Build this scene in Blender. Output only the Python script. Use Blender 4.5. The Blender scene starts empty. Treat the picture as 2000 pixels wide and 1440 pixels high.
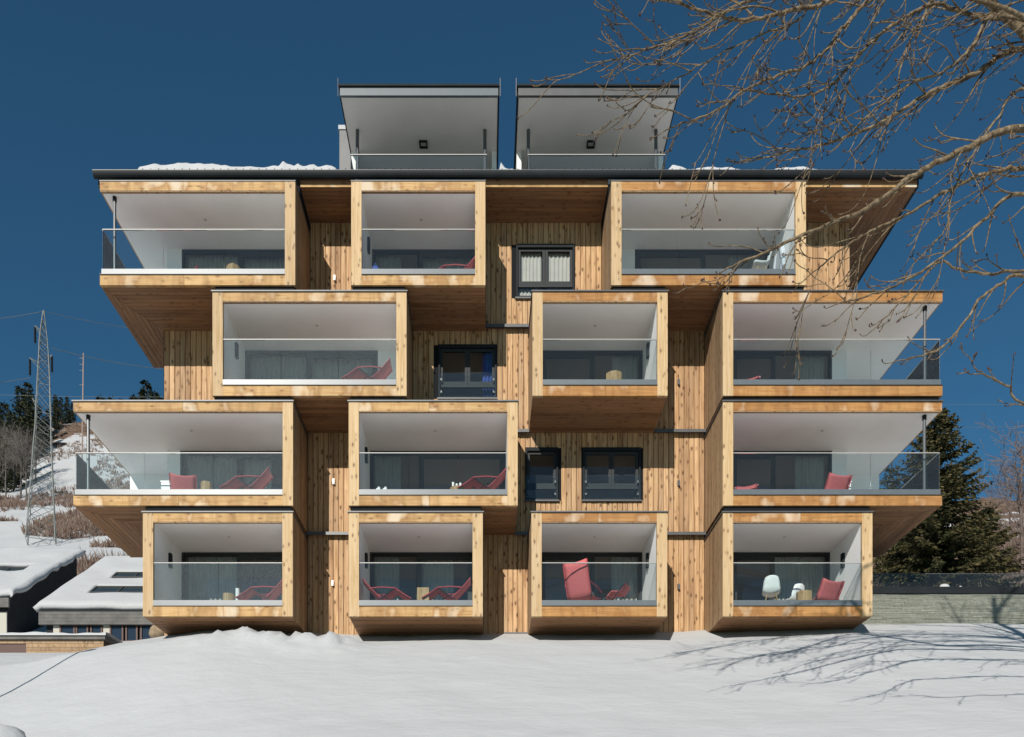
import bpy, bmesh, math, random
import numpy as np
from mathutils import Vector, Matrix

random.seed(7)
RNG = np.random.default_rng(7)
SC = bpy.context.scene
COL = SC.collection

# ------------------------------------------------------------------ camera
D = 22.5                 # metres from the lens to the front plane of the balconies (y = 0)
F = 1620.0               # focal length in photo pixels (photo 2000 px wide)
VX, VY = 948.0, 1715.0   # principal point of the shifted lens
cam_d = bpy.data.cameras.new('camera')
cam = bpy.data.objects.new('camera', cam_d)
COL.objects.link(cam)
cam.location = (0, -D, 0)
cam.rotation_euler = (math.radians(90), 0, 0)
cam_d.sensor_width = 36.0
cam_d.sensor_fit = 'HORIZONTAL'
cam_d.lens = F / 2000.0 * 36.0
cam_d.shift_x = (1000 - VX) / 2000.0
cam_d.shift_y = (VY - 720) / 2000.0
cam_d.clip_start = 0.1
cam_d.clip_end = 3000
SC.camera = cam

# ------------------------------------------------------------------ sky, sun, exposure
SUN = Vector((-0.62, -1.89, 1.04)).normalized()      # towards the sun
elev = math.asin(SUN.z)
azim = math.atan2(SUN.x, SUN.y)
world = bpy.data.worlds.new('World')
SC.world = world
world.use_nodes = True
wn = world.node_tree.nodes
wl = world.node_tree.links
sky = wn.new('ShaderNodeTexSky')
sky.sky_type = 'NISHITA'
sky.sun_disc = False
sky.sun_elevation = elev
sky.sun_rotation = azim
sky.altitude = 1800
sky.air_density = 1.0
sky.dust_density = 0.05
sky.ozone_density = 3.0
bg = wn['Background']
tint = wn.new('ShaderNodeMix'); tint.data_type = 'RGBA'; tint.blend_type = 'MULTIPLY'
tint.inputs[0].default_value = 1.0
tint.inputs[7].default_value = (0.53, 1.05, 1.10, 1)      # deep polarised mountain sky
wl.new(sky.outputs[0], tint.inputs[6])
wl.new(tint.outputs[2], bg.inputs[0])
bg.inputs[1].default_value = 0.064
sun_d = bpy.data.lights.new('sun', 'SUN')
sun_d.energy = 4.8
sun_d.angle = math.radians(0.5)
sun_d.color = (1.0, 0.955, 0.88)
sun = bpy.data.objects.new('sun', sun_d)
COL.objects.link(sun)
sun.location = SUN * 60
sun.rotation_euler = SUN.to_track_quat('Z', 'Y').to_euler()
SC.view_settings.view_transform = 'Standard'
SC.view_settings.look = 'None'
SC.view_settings.exposure = 0.1
SC.view_settings.gamma = 1.0
SC.view_settings.use_curve_mapping = False
SC.cycles.max_bounces = 8
SC.cycles.transparent_max_bounces = 16
SC.cycles.caustics_reflective = False
SC.cycles.caustics_refractive = False

# ------------------------------------------------------------------ helpers
def WX(px, y=0.0):
    return (px - VX) * (D + y) / F
def WZ(py, y=0.0):
    return (VY - py) * (D + y) / F
def P3(px, py, d):
    return Vector(((px - VX) * d / F, d - D, (VY - py) * d / F))

class MB:
    def __init__(self):
        self.v = []; self.f = []; self.r = []
    def add(self, vs, fs, rnd=None):
        o = len(self.v)
        self.v.extend([tuple(p) for p in vs])
        rr = random.random() if rnd is None else rnd
        for f in fs:
            self.f.append(tuple(i + o for i in f)); self.r.append(rr)
        return self
    def box(self, x0, x1, y0, y1, z0, z1, rnd=None):
        vs = [(x0,y0,z0),(x1,y0,z0),(x1,y1,z0),(x0,y1,z0),(x0,y0,z1),(x1,y0,z1),(x1,y1,z1),(x0,y1,z1)]
        fs = [(0,3,2,1),(4,5,6,7),(0,1,5,4),(1,2,6,5),(2,3,7,6),(3,0,4,7)]
        return self.add(vs, fs, rnd)
    def prism(self, poly, vec, rnd=None):
        n = len(poly)
        vs = [Vector(p) for p in poly] + [Vector(p) + Vector(vec) for p in poly]
        fs = [tuple(range(n - 1, -1, -1)), tuple(range(n, 2 * n))]
        for i in range(n):
            j = (i + 1) % n
            fs.append((i, j, n + j, n + i))
        return self.add(vs, fs, rnd)
    def tube(self, pts, rad, n=6, caps=True, rnd=None):
        pts = [Vector(p) for p in pts]
        if not hasattr(rad, '__len__'):
            rad = [rad] * len(pts)
        vs = []; fs = []
        up = Vector((0.13, 0.21, 0.97))
        for i, p in enumerate(pts):
            t = (pts[min(i + 1, len(pts) - 1)] - pts[max(i - 1, 0)])
            if t.length < 1e-9: t = Vector((0, 0, 1))
            t.normalize()
            a = t.cross(up)
            if a.length < 0.05: a = t.cross(Vector((1, 0, 0)))
            a.normalize(); b = t.cross(a)
            for k in range(n):
                an = 2 * math.pi * k / n
                vs.append(p + (a * math.cos(an) + b * math.sin(an)) * rad[i])
        for i in range(len(pts) - 1):
            for k in range(n):
                k2 = (k + 1) % n
                fs.append((i*n+k, i*n+k2, (i+1)*n+k2, (i+1)*n+k))
        if caps:
            fs.append(tuple(range(n - 1, -1, -1)))
            fs.append(tuple(range((len(pts)-1)*n, len(pts)*n)))
        return self.add(vs, fs, rnd)
    def ball(self, c, r, nu=6, nv=4, rnd=None):
        c = Vector(c)
        if not hasattr(r, '__len__'): r = (r, r, r)
        vs = [c + Vector((0, 0, r[2]))]
        for j in range(1, nv):
            th = math.pi * j / nv
            for i in range(nu):
                ph = 2 * math.pi * i / nu
                vs.append(c + Vector((r[0]*math.sin(th)*math.cos(ph), r[1]*math.sin(th)*math.sin(ph), r[2]*math.cos(th))))
        vs.append(c - Vector((0, 0, r[2])))
        fs = []
        for i in range(nu):
            fs.append((0, 1 + i, 1 + (i + 1) % nu))
        for j in range(nv - 2):
            for i in range(nu):
                a = 1 + j*nu + i; b = 1 + j*nu + (i+1) % nu
                fs.append((a, a + nu, b + nu, b))
        L = len(vs) - 1
        for i in range(nu):
            fs.append((L, 1 + (nv-2)*nu + (i+1) % nu, 1 + (nv-2)*nu + i))
        return self.add(vs, fs, rnd)
    def build(self, name, mat, parent=None, smooth=False, kind=None, matrix=None):
        me = bpy.data.meshes.new(name)
        me.from_pydata(self.v, [], self.f)
        at = me.attributes.new('rnd', 'FLOAT', 'FACE')
        at.data.foreach_set('value', np.array(self.r, dtype=np.float32))
        if smooth:
            me.polygons.foreach_set('use_smooth', np.ones(len(me.polygons), dtype=bool))
        me.update()
        me.materials.append(mat)
        return place(name, me, parent, kind, matrix)

def place(name, me, parent=None, kind=None, matrix=None):
    o = bpy.data.objects.new(name, me)
    COL.objects.link(o)
    if matrix is not None: o.matrix_basis = matrix
    if parent is not None:
        o.parent = parent
        if matrix is None:
            o.matrix_parent_inverse = WORLD.get(parent.name, Matrix.Identity(4)).inverted()
    if kind: o['kind'] = kind
    return o
WORLD = {}
def empty(name, loc, label, cat, group=None, rz=0.0):
    o = bpy.data.objects.new(name, None)
    COL.objects.link(o)
    o.empty_display_size = 0.2
    o.location = loc
    o.rotation_euler = (0, 0, rz)
    WORLD[o.name] = Matrix.Translation(Vector(loc)) @ Matrix.Rotation(rz, 4, 'Z')
    return tag(o, label, cat, group)
def tag(o, label, cat=None, group=None):
    o['label'] = label
    if cat: o['category'] = cat
    if group: o['group'] = group
    return o

# ------------------------------------------------------------------ materials
def new_mat(name):
    m = bpy.data.materials.new(name)
    m.use_nodes = True
    nt = m.node_tree
    b = nt.nodes['Principled BSDF']
    return m, nt, b
def nd(nt, typ, **kw):
    n = nt.nodes.new(typ)
    for k, v in kw.items():
        setattr(n, k, v)
    return n
def ramp(nt, stops, interp='LINEAR'):
    n = nt.nodes.new('ShaderNodeValToRGB')
    n.color_ramp.interpolation = interp
    e = n.color_ramp.elements
    while len(e) < len(stops): e.new(0.5)
    for i, (p, c) in enumerate(stops):
        e[i].position = p
        e[i].color = (c[0], c[1], c[2], 1) if hasattr(c, '__len__') else (c, c, c, 1)
    return n
def mixc(nt, fac, a, b, mode='MIX'):
    n = nt.nodes.new('ShaderNodeMix')
    n.data_type = 'RGBA'; n.blend_type = mode
    for s, val in ((n.inputs[0], fac), (n.inputs[6], a), (n.inputs[7], b)):
        if isinstance(val, (int, float)): s.default_value = val
        elif hasattr(val, '__len__'): s.default_value = (val[0], val[1], val[2], 1)
        else: nt.links.new(val, s)
    return n.outputs[2]
def mathn(nt, op, a, b=None, c=None, clamp=False):
    n = nt.nodes.new('ShaderNodeMath'); n.operation = op; n.use_clamp = clamp
    for i, val in enumerate((a, b, c)):
        if val is None: continue
        if isinstance(val, (int, float)): n.inputs[i].default_value = val
        else: nt.links.new(val, n.inputs[i])
    return n.outputs[0]

def plain(name, col, rough=0.6, metal=0.0, spec=0.5, noise=0.0, nscale=6.0, bump=0.0):
    m, nt, b = new_mat(name)
    b.inputs['Base Color'].default_value = (*col, 1)
    b.inputs['Roughness'].default_value = rough
    b.inputs['Metallic'].default_value = metal
    b.inputs['Specular IOR Level'].default_value = spec
    if noise or bump:
        tc = nd(nt, 'ShaderNodeTexCoord')
        nz = nd(nt, 'ShaderNodeTexNoise'); nz.inputs['Scale'].default_value = nscale; nz.inputs['Detail'].default_value = 6
        nt.links.new(tc.outputs['Object'], nz.inputs['Vector'])
        if noise:
            r = ramp(nt, [(0.3, tuple(c * (1 - noise) for c in col)), (0.7, tuple(min(1, c * (1 + noise)) for c in col))])
            nt.links.new(nz.outputs[0], r.inputs[0]); nt.links.new(r.outputs[0], b.inputs['Base Color'])
        if bump:
            bp = nd(nt, 'ShaderNodeBump'); bp.inputs['Strength'].default_value = bump; bp.inputs['Distance'].default_value = 0.02
            nt.links.new(nz.outputs[0], bp.inputs['Height']); nt.links.new(bp.outputs[0], b.inputs['Normal'])
    return m

def wood(name, light, dark, axis='Z', knots=0.8, stains=None, rough=0.65, tint_var=0.35, pale=(0.60, 0.50, 0.38), ring=(0.22, 0.085, 0.022), knot_col=(0.10, 0.045, 0.02)):
    """boards with grain along one axis, knots, a shade per board; stains = strength of the bleached water marks"""
    m, nt, b = new_mat(name)
    L = nt.links
    tc = nd(nt, 'ShaderNodeTexCoord')
    at = nd(nt, 'ShaderNodeAttribute', attribute_name='rnd')
    mul = nd(nt, 'ShaderNodeVectorMath', operation='SCALE'); mul.inputs[0].default_value = (31.7, 17.3, 53.1)
    L.new(at.outputs['Fac'], mul.inputs['Scale'])
    add = nd(nt, 'ShaderNodeVectorMath', operation='ADD')
    L.new(tc.outputs['Object'], add.inputs[0]); L.new(mul.outputs[0], add.inputs[1])
    def mapped(along, across):
        mp = nd(nt, 'ShaderNodeMapping')
        sc = [across, across, across]; sc['XYZ'.index(axis)] = along
        mp.inputs['Scale'].default_value = sc
        L.new(add.outputs[0], mp.inputs['Vector'])
        return mp.outputs[0]
    g = nd(nt, 'ShaderNodeTexNoise'); g.inputs['Scale'].default_value = 1.0; g.inputs['Detail'].default_value = 5; g.inputs['Distortion'].default_value = 0.6
    L.new(mapped(0.9, 22), g.inputs['Vector'])
    gr = ramp(nt, [(0.36, dark), (0.58, light)])
    L.new(g.outputs[0], gr.inputs[0])
    # one shade for each board
    tv = tint_var
    vr = ramp(nt, [(0.0, (1 - tv, 1 - 1.12 * tv, 1 - 1.2 * tv)), (0.3, (1 - 0.55 * tv, 1 - 0.5 * tv, 1 - 0.38 * tv)), (0.62, (1 - 0.2 * tv, 1 - 0.25 * tv, 1 - 0.4 * tv)), (1.0, (1.0, 1.0, 1.0))])
    L.new(at.outputs['Fac'], vr.inputs[0])
    col = mixc(nt, 1.0, gr.outputs[0], vr.outputs[0], 'MULTIPLY')
    # weathering clouds
    w = nd(nt, 'ShaderNodeTexNoise'); w.inputs['Scale'].default_value = 1.0; w.inputs['Detail'].default_value = 3
    L.new(mapped(0.8, 2.2), w.inputs['Vector'])
    wr = ramp(nt, [(0.42, 0.0), (0.64, 0.6)])
    L.new(w.outputs[0], wr.inputs[0])
    col = mixc(nt, wr.outputs[0], col, tuple(0.62 * a + 0.38 * c for a, c in zip(dark, light)))
    # knots
    if knots:
        v = nd(nt, 'ShaderNodeTexVoronoi', feature='F1'); v.inputs['Scale'].default_value = 1.0
        L.new(mapped(3.6, 7.5), v.inputs['Vector'])
        k1 = ramp(nt, [(0.11, 1.0), (0.27, 0.0)])
        L.new(v.outputs['Distance'], k1.inputs[0])
        sep = nd(nt, 'ShaderNodeSeparateColor'); L.new(v.outputs['Color'], sep.inputs[0])
        gt = mathn(nt, 'GREATER_THAN', sep.outputs[0], 0.16)
        km = mathn(nt, 'MULTIPLY', k1.outputs[0], gt)
        km = mathn(nt, 'MULTIPLY', km, knots)
        col = mixc(nt, km, col, knot_col)
        k2 = ramp(nt, [(0.12, 1.0), (0.42, 0.0)])
        L.new(v.outputs['Distance'], k2.inputs[0])
        km2 = mathn(nt, 'MULTIPLY', mathn(nt, 'MULTIPLY', k2.outputs[0], gt), knots * 0.42)
        col = mixc(nt, km2, col, tuple(0.5 * c for c in dark))
    if stains:
        s = nd(nt, 'ShaderNodeTexNoise'); s.inputs['Scale'].default_value = 1.0; s.inputs['Detail'].default_value = 3; s.inputs['Roughness'].default_value = 0.45
        L.new(mapped(1.7, 1.0), s.inputs['Vector'])
        sr = ramp(nt, [(0.46, 0.0), (0.565, 1.0), (0.62, 0.0)])
        L.new(s.outputs[0], sr.inputs[0])
        col = mixc(nt, mathn(nt, 'MULTIPLY', sr.outputs[0], 0.55 * stains), col, ring)
        st_ = nd(nt, 'ShaderNodeTexNoise'); st_.inputs['Scale'].default_value = 1.0; st_.inputs['Detail'].default_value = 5; st_.inputs['Roughness'].default_value = 0.6
        L.new(mapped(4.5, 0.55), st_.inputs['Vector'])
        sk_ = ramp(nt, [(0.48, 0.0), (0.66, 0.7)])
        L.new(st_.outputs[0], sk_.inputs[0])
        col = mixc(nt, mathn(nt, 'MULTIPLY', sk_.outputs[0], stains), col, tuple(0.62 * c for c in dark))
        sp = ramp(nt, [(0.565, 0.0), (0.70, 1.0)])
        L.new(s.outputs[0], sp.inputs[0])
        col = mixc(nt, mathn(nt, 'MULTIPLY', sp.outputs[0], 0.9 * stains), col, pale)
    L.new(col, b.inputs['Base Color'])
    b.inputs['Roughness'].default_value = rough
    b.inputs['Specular IOR Level'].default_value = 0.25
    bp = nd(nt, 'ShaderNodeBump'); bp.inputs['Strength'].default_value = 0.35; bp.inputs['Distance'].default_value = 0.004
    L.new(g.outputs[0], bp.inputs['Height']); L.new(bp.outputs[0], b.inputs['Normal'])
    return m

def glass(name, tint, dust=0.0, rough=0.0, ior=1.5):
    m = bpy.data.materials.new(name); m.use_nodes = True
    nt = m.node_tree; L = nt.links
    nt.nodes.remove(nt.nodes['Principled BSDF'])
    out = nt.nodes['Material Output']
    tr = nd(nt, 'ShaderNodeBsdfTransparent'); tr.inputs[0].default_value = (*tint, 1)
    gl = nd(nt, 'ShaderNodeBsdfGlossy'); gl.inputs['Roughness'].default_value = rough
    fr = nd(nt, 'ShaderNodeFresnel'); fr.inputs['IOR'].default_value = ior
    mx = nd(nt, 'ShaderNodeMixShader')
    L.new(fr.outputs[0], mx.inputs[0]); L.new(tr.outputs[0], mx.inputs[1]); L.new(gl.outputs[0], mx.inputs[2])
    last = mx.outputs[0]
    if dust:
        tc = nd(nt, 'ShaderNodeTexCoord')
        mp = nd(nt, 'ShaderNodeMapping'); mp.inputs['Scale'].default_value = (11.0, 11.0, 6.0)
        L.new(tc.outputs['Object'], mp.inputs['Vector'])
        nz = nd(nt, 'ShaderNodeTexNoise'); nz.inputs['Scale'].default_value = 3.2; nz.inputs['Detail'].default_value = 9; nz.inputs['Roughness'].default_value = 0.72
        L.new(mp.outputs[0], nz.inputs['Vector'])
        dr = ramp(nt, [(0.38, 0.15 * dust), (0.72, dust)])
        L.new(nz.outputs[0], dr.inputs[0])
        df = nd(nt, 'ShaderNodeBsdfDiffuse'); df.inputs[0].default_value = (0.62, 0.66, 0.68, 1)
        m2 = nd(nt, 'ShaderNodeMixShader')
        L.new(dr.outputs[0], m2.inputs[0]); L.new(last, m2.inputs[1]); L.new(df.outputs[0], m2.inputs[2])
        last = m2.outputs[0]
    L.new(last, out.inputs[0])
    return m

M = {}
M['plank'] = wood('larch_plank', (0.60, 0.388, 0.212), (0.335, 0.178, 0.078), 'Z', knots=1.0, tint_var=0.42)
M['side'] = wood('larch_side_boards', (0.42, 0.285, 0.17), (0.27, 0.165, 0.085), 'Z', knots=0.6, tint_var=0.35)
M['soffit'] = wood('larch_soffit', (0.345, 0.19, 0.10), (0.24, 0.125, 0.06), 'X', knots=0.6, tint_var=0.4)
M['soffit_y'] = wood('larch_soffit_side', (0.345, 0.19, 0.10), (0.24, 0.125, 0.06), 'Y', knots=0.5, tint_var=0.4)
M['beam'] = wood('spruce_beam_honey', (0.555, 0.355, 0.165), (0.42, 0.235, 0.082), 'X', knots=0.6, stains=0.85, tint_var=0.18)
M['beam_orange'] = wood('spruce_beam_orange', (0.445, 0.235, 0.085), (0.335, 0.15, 0.042), 'X', knots=0.35, stains=0.75, tint_var=0.18)
M['post'] = wood('spruce_post_pale', (0.565, 0.405, 0.235), (0.44, 0.285, 0.135), 'Z', knots=0.8, tint_var=0.18)
M['beam_y'] = wood('spruce_beam_side', (0.47, 0.29, 0.135), (0.36, 0.20, 0.075), 'Y', knots=0.5, tint_var=0.18)
M['plaster'] = plain('white_plaster', (0.88, 0.865, 0.85), 0.9, spec=0.1, noise=0.03, nscale=1.5)
M['plaster_grey'] = plain('grey_soffit_paint', (0.80, 0.775, 0.73), 0.9, spec=0.1, noise=0.03, nscale=1.5)
M['dark'] = plain('anthracite_metal', (0.016, 0.018, 0.020), 0.6, 0.0, 0.12, noise=0.15, nscale=3)
M['cap'] = plain('grey_sheet_metal', (0.075, 0.075, 0.075), 0.45, 0.15, 0.5, noise=0.12, nscale=4)
M['black'] = plain('black_gap', (0.010, 0.011, 0.013), 0.8, spec=0.1)
M['alu'] = plain('brushed_aluminium', (0.10, 0.115, 0.125), 0.38, 0.0, 0.5, noise=0.06, nscale=5)
M['rail'] = plain('rail_steel', (0.33, 0.32, 0.30), 0.42, 0.0, 0.4)
M['steel'] = plain('grey_steel', (0.07, 0.073, 0.077), 0.4, 0.0, 0.5)
M['window'] = plain('window_frame', (0.035, 0.037, 0.038), 0.55, 0.0, 0.15)
M['room'] = plain('room_walls', (0.45, 0.41, 0.36), 0.9, spec=0.1)
M['curtain'] = plain('linen_curtain', (0.60, 0.565, 0.50), 0.95, spec=0.05, noise=0.06, nscale=4)
M['glass'] = glass('clear_glass', (0.91, 0.95, 0.955), dust=0.02, ior=1.33)
M['glass_dirty'] = glass('dusty_glass', (0.90, 0.95, 0.955), dust=0.085, ior=1.33)
M['glass_clean'] = glass('clean_glass', (0.91, 0.95, 0.955), ior=1.33)
M['pane'] = glass('window_glass', (0.90, 0.915, 0.92), ior=1.42)
M['red'] = plain('red_sling_fabric', (0.55, 0.13, 0.13), 0.75, spec=0.2, noise=0.08, nscale=20)
M['redframe'] = plain('red_painted_tube', (0.44, 0.06, 0.07), 0.4)
M['deck'] = plain('pale_floor_boards', (0.70, 0.56, 0.47), 0.7, noise=0.1, nscale=3)
M['stump'] = wood('stump_wood', (0.47, 0.32, 0.17), (0.34, 0.21, 0.095), 'Z', knots=0.3)
M['white'] = plain('white_plastic', (0.78, 0.78, 0.76), 0.4)
M['blue'] = plain('blue_cloth', (0.05, 0.09, 0.32), 0.8, noise=0.2, nscale=8)
M['lampglass'] = plain('lamp_glass', (0.55, 0.55, 0.52), 0.3)

# snow: soft relief only, no painted light
def snow_mat(name, base=(0.445, 0.448, 0.450)):
    m, nt, b = new_mat(name)
    L = nt.links
    tc = nd(nt, 'ShaderNodeTexCoord')
    b.inputs['Base Color'].default_value = (*base, 1)
    b.inputs['Roughness'].default_value = 0.75
    b.inputs['Specular IOR Level'].default_value = 0.2
    n1 = nd(nt, 'ShaderNodeTexNoise'); n1.inputs['Scale'].default_value = 0.8; n1.inputs['Detail'].default_value = 7; n1.inputs['Roughness'].default_value = 0.6
    n2 = nd(nt, 'ShaderNodeTexNoise'); n2.inputs['Scale'].default_value = 25; n2.inputs['Detail'].default_value = 4
    mp = nd(nt, 'ShaderNodeMapping'); mp.inputs['Scale'].default_value = (1.0, 1.6, 1.0); mp.inputs['Rotation'].default_value = (0, 0, 0.3)
    L.new(tc.outputs['Object'], mp.inputs[0]); L.new(mp.outputs[0], n1.inputs[0]); L.new(tc.outputs['Object'], n2.inputs[0])
    b1 = nd(nt, 'ShaderNodeBump'); b1.inputs['Strength'].default_value = 0.5; b1.inputs['Distance'].default_value = 0.14
    b2 = nd(nt, 'ShaderNodeBump'); b2.inputs['Strength'].default_value = 0.25; b2.inputs['Distance'].default_value = 0.01
    L.new(n1.outputs[0], b1.inputs['Height']); L.new(n2.outputs[0], b2.inputs['Height']); L.new(b1.outputs[0], b2.inputs['Normal'])
    L.new(b2.outputs[0], b.inputs['Normal'])
    return m
M['snow'] = snow_mat('snow')

# ground sheet: snow near by; further up the slope bare soil and dry grass come through
def ground_mat():
    m = snow_mat('snowy_ground')
    nt = m.node_tree; L = nt.links; b = nt.nodes['Principled BSDF']
    tc = nd(nt, 'ShaderNodeTexCoord')
    at = nd(nt, 'ShaderNodeAttribute', attribute_name='bare')
    nz = nd(nt, 'ShaderNodeTexNoise'); nz.inputs['Scale'].default_value = 0.23; nz.inputs['Detail'].default_value = 9; nz.inputs['Roughness'].default_value = 0.68
    L.new(tc.outputs['Object'], nz.inputs[0])
    s = mathn(nt, 'ADD', nz.outputs[0], at.outputs['Fac'])
    r = ramp(nt, [(0.60, 0.0), (0.66, 1.0)])
    L.new(s, r.inputs[0])
    n3 = nd(nt, 'ShaderNodeTexNoise'); n3.inputs['Scale'].default_value = 0.9; n3.inputs['Detail'].default_value = 6
    L.new(tc.outputs['Object'], n3.inputs[0])
    soil = ramp(nt, [(0.3, (0.05, 0.035, 0.028)), (0.5, (0.14, 0.085, 0.055)), (0.72, (0.20, 0.15, 0.11))])
    L.new(n3.outputs[0], soil.inputs[0])
    col = mixc(nt, r.outputs[0], (0.445, 0.448, 0.450), soil.outputs[0])
    L.new(col, b.inputs['Base Color'])
    return m

# ------------------------------------------------------------------ the ground: one sheet
def smooth01(t):
    t = np.clip(t, 0, 1); return t * t * (3 - 2 * t)
_perm = RNG.permutation(256)
_grad = RNG.uniform(-1, 1, 256)
def vnoise(x, y):
    xi = np.floor(x).astype(int); yi = np.floor(y).astype(int)
    xf = x - xi; yf = y - yi
    u = xf * xf * (3 - 2 * xf); v = yf * yf * (3 - 2 * yf)
    def h(a, b): return _grad[_perm[(_perm[a & 255] + b) & 255]]
    return (h(xi, yi) * (1 - u) + h(xi + 1, yi) * u) * (1 - v) + (h(xi, yi + 1) * (1 - u) + h(xi + 1, yi + 1) * u) * v
def fbm(x, y, o=4):
    s = 0; a = 1; t = 0
    for i in range(o):
        s = s + a * vnoise(x * 2 ** i + 17.1 * i, y * 2 ** i + 9.7 * i); t += a; a *= 0.5
    return s / t

dC = [-400, -60, 0, 6, 9, 24.4, 27, 30, 36, 45, 53, 60, 80, 110, 160, 200, 260, 500, 900]
zC = [-60, -12, -1.7, -1.5, -0.3, 7.18, 7.35, 7.9, 9.8, 12.6, 16.0, 20.0, 29, 45, 78, 98, 110, 90, 60]
dL = [-400, -60, 0, 9, 12, 22.4, 24.2, 30, 36, 45, 53, 60, 80, 110, 160, 190, 260, 500, 900]
zL = [-60, -12, -1.7, -1.8, -0.65, 6.05, 6.75, 7.7, 10.3, 12.8, 17.0, 22.3, 32.0, 50.0, 86.0, 103, 112, 90, 60]
dR = [-400, -60, 0, 6, 9, 24.4, 26.5, 30, 40, 60, 80, 110, 160, 200, 260, 500, 900]
zR = [-60, -12, -1.6, -1.35, -0.05, 7.47, 8.15, 9.0, 12.3, 19.0, 28, 44, 72, 90, 98, 80, 60]
def ground_h(x, d):
    x = np.asarray(x, float); d = np.asarray(d, float)
    c = np.interp(d, dC, zC); l = np.interp(d, dL, zL); r = np.interp(d, dR, zR)
    dd = np.maximum(d, 12.0)
    # near the house the side profiles begin at fixed distances, far away they follow the valley sides
    near_l = smooth01((-1.0 - x) / 11.0); far_l = smooth01((-0.26 - x / dd) / 0.10)
    k = smooth01((d - 24) / 10.0)
    wl_ = near_l * (1 - k) + far_l * k
    near_r = smooth01((x - 3.0) / 8.0); far_r = smooth01((x / dd - 0.30) / 0.12)
    wr_ = near_r * (1 - k) + far_r * k
    z = c * (1 - wl_) * (1 - wr_) + l * wl_ + r * wr_ * (1 - wl_)
    z = z + 0.09 * fbm(x * 0.35, d * 0.35, 3) * smooth01((26 - d) / 4) - 0.28 * smooth01((-10.2 - x) / 2.5) * smooth01((d - 17) / 4) * smooth01((26 - d) / 2) + 0.022 * fbm(x * 1.7 + 5, d * 1.7, 3) * smooth01((28 - d) / 4)
    z = z + 0.42 * np.exp(-((x + 7.6) / 2.6) ** 2) * smooth01((d - 16) / 6.5) * smooth01((27 - d) / 2)
    # trampled and shovelled snow in front of the left half of the house
    band = np.exp(-((d - 22.4) / 0.6) ** 2) * smooth01((x + 8.5) / 1.5) * smooth01((-2.9 - x) / 0.8)
    z = z + band * (0.08 + 0.50 * np.maximum(0, fbm(x * 2.9, d * 2.9, 4)) + 0.16 * np.exp(-((x + 4.55) / 0.5) ** 2))
    z = z + smooth01((d - 70) / 60) * 3.0 * fbm(x * 0.05, d * 0.05, 4) + smooth01((d - 60) / 20) * 0.35 * fbm(x * 0.4, d * 0.4, 4)
    return z
def gz(x, y):
    return float(ground_h(x, y + D))

def axis_steps(segs):
    out = []
    for a, b, s in segs:
        n = max(1, int(round((b - a) / s)))
        out.extend(list(np.linspace(a, b, n, endpoint=False)))
    out.append(segs[-1][1])
    return np.array(out)
xs = axis_steps([(-700, -120, 20), (-120, -30, 1.1), (-30, -14, 0.5), (-14, 14, 0.16), (14, 30, 0.5), (30, 120, 1.4), (120, 700, 20)])
ds = axis_steps([(-400, -60, 20), (-60, 4, 3), (4, 14, 0.4), (14, 26, 0.15), (26, 60, 0.7), (60, 200, 1.3), (200, 900, 20)])
GX, GD = np.meshgrid(xs, ds)
GZ = ground_h(GX, GD)
nx, ny = len(xs), len(ds)
verts = np.stack([GX, GD - D, GZ], -1).reshape(-1, 3)
ii = (np.arange(ny - 1)[:, None] * nx + np.arange(nx - 1)[None, :]).reshape(-1)
faces = np.stack([ii, ii + 1, ii + 1 + nx, ii + nx], -1)
me = bpy.data.meshes.new('snowy_ground')
me.vertices.add(len(verts)); me.vertices.foreach_set('co', verts.astype(np.float32).reshape(-1))
me.loops.add(faces.size); me.loops.foreach_set('vertex_index', faces.reshape(-1).astype(np.int32))
me.polygons.add(len(faces)); me.polygons.foreach_set('loop_start', np.arange(0, faces.size, 4, dtype=np.int32))
me.polygons.foreach_set('use_smooth', np.ones(len(faces), dtype=bool))
me.update(calc_edges=True)
# where the turf shows through: further up the hill, in belts
GPX = VX + GX / np.maximum(GD, 1) * F
bare = -0.6 + smooth01((GD - 55) / 10) * 0.42
belt = np.exp(-((GD - 97) / 13) ** 2) * 0.14 + smooth01((GD - 128) / 30) * 0.38 + np.exp(-((GD - 58) / 5) ** 2) * 0.15
bare = bare + smooth01((GD - 55) / 10) * belt + smooth01((GX / np.maximum(GD, 1) - 0.3) / 0.1) * smooth01((GD - 60) / 20) * 0.30
at = me.attributes.new('bare', 'FLOAT', 'POINT')
at.data.foreach_set('value', bare.reshape(-1).astype(np.float32))
me.materials.append(ground_mat())
place('snowy_ground', me, None, 'structure')

# ------------------------------------------------------------------ apartment house
YW = 0.084 * D      # plank wall
YB = 0.0935 * D     # back wall of the loggias
YE = 0.157 * D      # end of the corner balconies
XWL, XWR = -9.45, 10.72
house = empty('apartment_building', (0, 3.0, 7.0), 'stacked timber apartment house with projecting box balconies and white loggias', 'building')

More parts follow.
